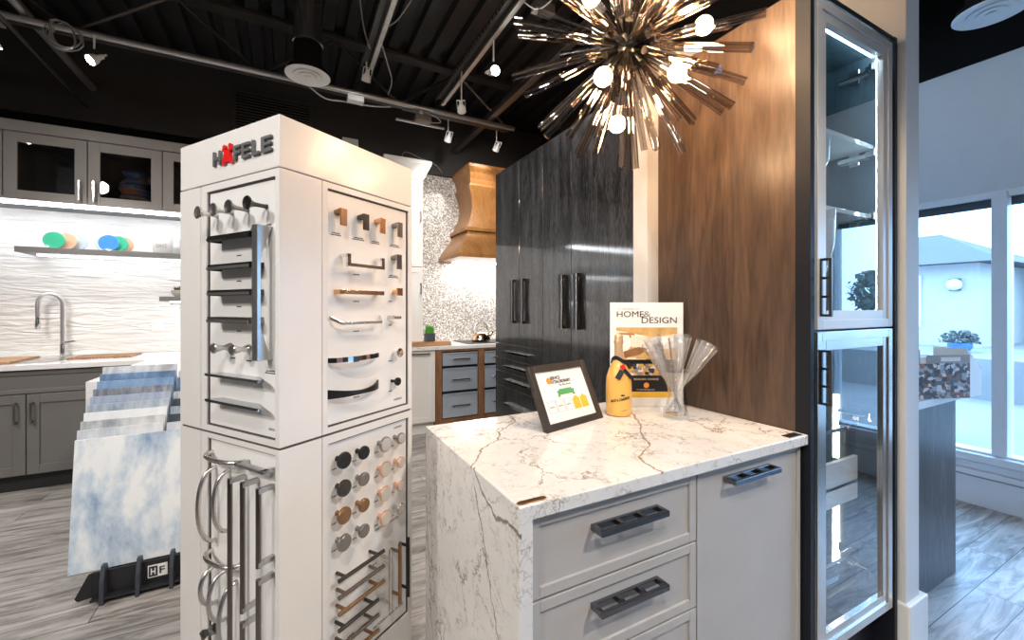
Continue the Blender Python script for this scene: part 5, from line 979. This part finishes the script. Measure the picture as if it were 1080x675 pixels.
diffuser(0.1195, 3.385, 2.98, 0.15, 'round white air diffuser under the dark round duct above the tower', 3.6)
diffuser(3.45, 0.83, 2.95, 0.155, 'large round white air diffuser above the window at the upper right')
finish('duct', MB().cyl((3.45, 0.83, 3.001), (3.45, 0.83, 3.69), 0.10, n=24), 'wall_black', label='black round duct above the right hand diffuser', cat='duct')
head((3.22, 0.66, 2.99), (3.3, 1.6, 0.6), 15, 3.66, lab='small white spotlight below the upper right diffuser')
vt = thing('wall_vent', 'dark louvred return air vent on the charcoal wall behind the tower', 'vent', (-0.13, 4.87, 3.05)); y = 4.879
finish('vent_frame', MB().frame('y', 4.862, 0.016, -0.49, 2.96, 0.22, 3.44, 0.03), 'steel_black', vt); finish('vent_back', MB().box(-0.47, 4.874, 2.98, 0.2, 4.878, 3.42), 'wall_black', vt)
mb = MB(); [mb.box(-0.46, 4.864, 2.995 + 0.028 * k, 0.19, 4.872, 3.003 + 0.028 * k) for k in range(15)]; finish('louvre', mb, 'vent_metal', vt, kind='stuff')
def cable(pts, r, lab, m='cable_white'):
    P_ = [Vector(p) for p in pts]; out = []
    for k in range(len(P_) - 1):
        a, b, c, d = P_[max(k - 1, 0)], P_[k], P_[k + 1], P_[min(k + 2, len(P_) - 1)]
        for q in range(8):
            f = q / 8; out.append(0.5 * ((2 * b) + (c - a) * f + (2 * a - 5 * b + 4 * c - d) * f * f + (3 * b - a - 3 * c + d) * f ** 3))
    out.append(P_[-1]); return finish('cable', MB().tube(out, r, 6), m, smooth=60, label=lab, cat='cable')
cable([(0.50, 2.9, 3.62), (0.42, 2.95, 3.45), (0.46, 3.1, 3.30), (0.52, 3.2, 3.20)], 0.0045, 'white cable hanging left of the track above the tower')
cable([(0.62, 2.5, 3.6), (0.74, 2.6, 3.42), (0.66, 2.85, 3.27), (0.57, 2.95, 3.22)], 0.0045, 'white cable looping on the right of the track above the tower')
cable([(0.56, 3.05, 3.22), (0.66, 3.25, 3.14), (0.74, 3.5, 3.16), (0.76, 3.75, 3.17)], 0.0045, 'white cable drooping from the track to the rear joist')
cable([(1.22, 1.9, 3.22), (1.34, 1.95, 3.12), (1.32, 2.15, 3.10), (1.24, 2.25, 3.20)], 0.0045, 'white cable loop on the slotted track beside the starburst light')
cable([(0.10, 3.55, 3.02), (0.25, 3.7, 3.0), (0.40, 3.80, 3.05), (0.62, 3.80, 3.06), (0.8, 3.82, 3.10)], 0.006, 'thin white cable running from the round diffuser to the small white box')
pts = []
for k in range(90): a = k * 0.42; pts.append((-1.30 + 0.075 * math.cos(a) + 0.02 * math.sin(k * 0.7), 3.80 + 0.03 * math.sin(k * 0.31), 3.09 + 0.085 * math.sin(a)))
finish('cable_coil', MB().tube(pts, 0.004, 6), 'cable_grey', smooth=60, label='coil of grey cable hung on the pipe at the upper left', cat='cable')
finish('junction_box', MB().box(0.43, 3.73, 3.05, 0.56, 3.81, 3.10), 'fixture_white', bev=0.004, label='small white box under the rear joist right of the round diffuser', cat='box')
pj = thing('ceiling_projector', 'small grey ceiling unit with looped cable left of the bright spotlights', 'device', (1.09, 3.86, 3.02))
finish('unit_body', MB().box(1.02, 3.80, 3.03, 1.17, 3.92, 3.09), 'bronze_dull', pj, bev=0.01); finish('bar', MB().box(0.85, 3.83, 3.005, 1.30, 3.85, 3.02), 'galv', pj); finish('bracket', MB().box(1.07, 3.85, 3.09, 1.10, 3.88, 3.165), 'fixture_white', pj)
cable([(1.10, 3.84, 3.14), (1.22, 3.83, 3.10), (1.26, 3.83, 3.06), (1.15, 3.83, 3.04), (1.12, 3.83, 3.08)], 0.005, 'thin white cable loop beside the grey ceiling unit')
cable([(1.13, 4.84, 3.01), (1.18, 4.85, 3.10), (1.36, 4.86, 3.06), (1.52, 4.86, 3.02), (1.62, 4.86, 2.93)], 0.006, 'thin grey wire stapled over the charcoal wall above the hood', 'cable_grey')
finish('wall_speaker', MB().box(0.50, 4.80, 3.02, 0.66, 4.875, 3.13), 'fixture_white', bev=0.005, label='small white box on the charcoal wall just above the tower top', cat='box')
finish('junction_box', MB().box(1.36, 2.25, 3.19, 1.50, 2.32, 3.25), 'galv', bev=0.003, label='beige metal box hanging near the starburst light at the top', cat='box')
finish('wall_bracket', MB().box(-1.83, 3.76, 3.10, -1.60, 3.90, 3.115), 'galv', bev=0.002, label='flat grey metal plate on the joist at the upper left', cat='bracket')
# ------------------------------------------------------------------ starburst chandelier
CH = Vector((0.972, 1.037, 2.17))
ch = thing('starburst_chandelier', 'starburst chandelier of smoky glass rods with glowing globe bulbs over the island', 'chandelier', tuple(CH))
th_ = math.radians(27.84); FWD = Vector((math.sin(th_), math.cos(th_), 0)); RGT = Vector((math.cos(th_), -math.sin(th_), 0)); UP = Vector((0, 0, 1)); VR = CH.normalized() if False else None
tips = [(549, 12, 1), (566, 42, -1), (541, 66, 1), (595, 76, -1), (555, 111, -1), (573, 141, 1), (596, 156, -1), (617, 153, 1), (624, 172, -1), (674, 153, 1), (686, 169, -1), (713, 152, -1), (738, 135, 1), (778, 98, -1), (778, 52, 1), (769, 57, -1), (803, 6, 1), (683, 60, -1), (713, 122, -1)]
TC = CH.x * FWD.x + CH.y * FWD.y; Rr = 0.385; dirs = []
for px, py, s in tips:
    a, b = (px - 662) / 445 * TC / Rr, (48 - py) / 445 * TC / Rr; r2 = a * a + b * b
    if r2 > 0.97: k_ = math.sqrt(0.97 / r2); a *= k_; b *= k_; r2 = 0.97
    c = s * math.sqrt(1 - r2); dirs.append((RGT * a + UP * b + FWD * c).normalized())
for k in range(64):   # the rest spread evenly over the ball
    z = 1 - 2 * (k + 0.5) / 64; r = math.sqrt(1 - z * z); a = k * 2.39996; d = Vector((r * math.cos(a), r * math.sin(a), z))
    if all(d.angle(e) > 0.30 for e in dirs): dirs.append(d)
finish('core', MB().ball((0, 0, 0), 0.045, 20), 'dark_metal', ch, smooth=60, local=True)
rr = random.Random(11)
for k, d in enumerate(dirs):
    ax = d.orthogonal().normalized(); bx2 = d.cross(ax); ph = rr.uniform(0, 2 * PI); vs2 = []; m = 18
    ln = Rr * rr.uniform(0.97, 1.03); mb = MB()
    for s in (0.085, ln):       # fluted three-lobed glass rod
        for q in range(m):
            an = 2 * PI * q / m + ph; rad = 0.0105 + 0.0045 * math.cos(3 * (an - ph)); vs2.append(d * s + (ax * math.cos(an) + bx2 * math.sin(an)) * rad)
    mb.mesh(vs2, [tuple(range(m))[::-1], tuple(range(m, 2 * m))] + [(q, (q + 1) % m, m + (q + 1) % m, m + q) for q in range(m)]); rod = finish('glass_rod', mb, 'smoke_glass', ch, local=True, smooth=60)
    finish('rod_socket', MB().cyl(d * 0.035, d * 0.088, 0.008, 0.012, n=8), 'dark_metal', ch, local=True, smooth=40)
BL = [(619.5, 15, -0.5), (676, 14, 0.6), (736, 36.6, -0.3), (630, 97, -0.6), (703, 93, -0.6), (654.7, 124.7, 0.3), (700, -30, 0.3), (650, -45, -0.4)]
for px, py, dz in BL:
    a, b = (px - 662) / 445 * TC, (48 - py) / 445 * TC; p = RGT * a + UP * b + FWD * (dz * 0.15); dn = p.normalized()
    finish('bulb_arm', MB().cyl(dn * 0.03, p - dn * 0.045, 0.005, n=8), 'dark_metal', ch, local=True); finish('bulb_cap', MB().cyl(p - dn * 0.055, p - dn * 0.022, 0.014, n=14), 'nickel', ch, local=True, smooth=40)
    finish('bulb', MB().ball(p, 0.027, 18), 'bulb_glow', ch, local=True, smooth=60)
finish('stem', MB().cyl((0, 0, 0.03), (0, 0, 1.45), 0.008, n=10), 'dark_metal', ch, local=True, smooth=40); finish('canopy', MB().lathe([(0, 1.44), (0.06, 1.44), (0.06, 1.47), (0, 1.47)]), 'dark_metal', ch, local=True, smooth=40)
# ------------------------------------------------------------------ outside
struct('ground_terrace', MB().box(9.5, -40, -0.3, 42, 30, 0.52), 'ext_ground'); struct('ground_yard', MB().box(4.3, -14, -0.4, 40, 30, -0.12), 'ext_ground')
def house(x0, y0, x1, y1, zb, ze, zr, lab, wins=(), ridge='y'):
    h = thing('house', lab, 'building', ((x0 + x1) / 2, (y0 + y1) / 2, zb)); finish('wall', MB().box(x0, y0, zb, x1, y1, ze), 'ext_wall', h)
    o = 0.4; mb = MB(); ym = 1.3; v = [(x0 - o, y0 - o, ze), (x1 + o, y0 - o, ze), (x1 + o, y1 + o, ze), (x0 - o, y1 + o, ze), ((x0 + x1) / 2, y0 + ym, zr), ((x0 + x1) / 2, y1 - ym, zr)]
    mb.mesh(v, [(3, 2, 1, 0), (0, 1, 4), (2, 3, 5), (1, 2, 5, 4), (3, 0, 4, 5)]); finish('roof', mb, 'ext_roof', h)
    for (a, b, z0, z1) in wins:
        f = finish('window_frame', MB().frame('x', x0 - 0.05, 0.06, a, z0, b, z1, 0.07), 'frame_white', h); finish('window_glass', MB().box(x0 - 0.02, a + 0.05, z0 + 0.05, x0 - 0.01, b - 0.05, z1 - 0.05), 'ext_glass', f)
    return h
house(12.0, 3.05, 17, 12, 0.52, 2.20, 3.15, 'white house with grey hipped roof seen through the left window pane', [(3.9, 4.5, 0.9, 2.0)])
house(14.5, -1.0, 19, 2.2, 0.52, 2.25, 3.3, 'white house with glass doors seen beside the window post', [(1.95, 2.15, 0.6, 2.0), (1.2, 1.9, 0.6, 2.0), (-0.5, 0.5, 0.8, 2.0)])
h = thing('wall_lantern', 'round white lantern on the white house wall outside', 'lantern', (11.95, 3.38, 1.75)); finish('globe', MB().ball((11.92, 3.38, 1.78), 0.12, 14), 'frame_white', h, smooth=60); finish('mount', MB().box(11.95, 3.30, 1.66, 11.995, 3.46, 1.9), 'ext_roof', h)
pt = thing('potted_shrub', 'blue glazed pot with purple grey shrub on the terrace outside', 'plant', (10.6, 2.93, 0.52)); pt.scale = (0.55, 0.55, 0.55)
finish('pot', MB().lathe([(0, 0), (0.2, 0), (0.3, 0.16), (0.29, 0.3), (0.25, 0.3), (0.2, 0.2), (0, 0.2)], (0, 0, 0.001), 28), 'blue_pot', pt, smooth=40, local=True)
mb = MB(); rr = random.Random(5)
for k in range(500):
    a, e, r = rr.uniform(0, 2 * PI), rr.uniform(0.0, 1.3), rr.uniform(0.2, 0.42); c = Vector((math.cos(a) * math.cos(e) * r * 1.2, math.sin(a) * math.cos(e) * r * 1.2, 0.3 + math.sin(e) * r)); u = Vector((rr.uniform(-1, 1), rr.uniform(-1, 1), rr.uniform(-1, 1))) * 0.05; w = Vector((rr.uniform(-1, 1), rr.uniform(-1, 1), rr.uniform(-1, 1))) * 0.05
    mb.mesh([c - u, c + w, c + u, c - w], [(0, 1, 2, 3)])
finish('foliage', mb, 'ext_leaf', pt, local=True)
# street side, seen only in reflections
def tree(x, y, h, r, lab):
    tr = thing('tree', lab, 'tree', (x, y, 0.52)); finish('trunk', MB().cyl((0, 0, 0), (0, 0, h * 0.6), 0.14, 0.08, 8), 'bark', tr, local=True); mb = MB(); q_ = random.Random(int(x * 10))
    for k in range(700):
        a, e, rad = q_.uniform(0, 2 * PI), q_.uniform(-1.2, 1.5), r * q_.uniform(0.4, 1.0); c = Vector((math.cos(a) * math.cos(e) * rad, math.sin(a) * math.cos(e) * rad, h * 0.65 + math.sin(e) * rad)); u = Vector((q_.uniform(-1, 1), q_.uniform(-1, 1), q_.uniform(-1, 1))) * 0.22; w = Vector((q_.uniform(-1, 1), q_.uniform(-1, 1), q_.uniform(-1, 1))) * 0.22
        mb.mesh([c - u, c + w, c + u, c - w], [(0, 1, 2, 3)])
    finish('foliage', mb, 'ext_leaf', tr, local=True)
for k, (x, y, h_, r_) in enumerate(((38, -10, 2.6, 1.3), (39, -14, 3.0, 1.6), (38, -18, 2.4, 1.2), (39, -23, 3.4, 1.7))): tree(x, y, h_, r_, 'tree beyond the terrace, seen only as a reflection, %s from the left' % ['first', 'second', 'third', 'fourth'][k])
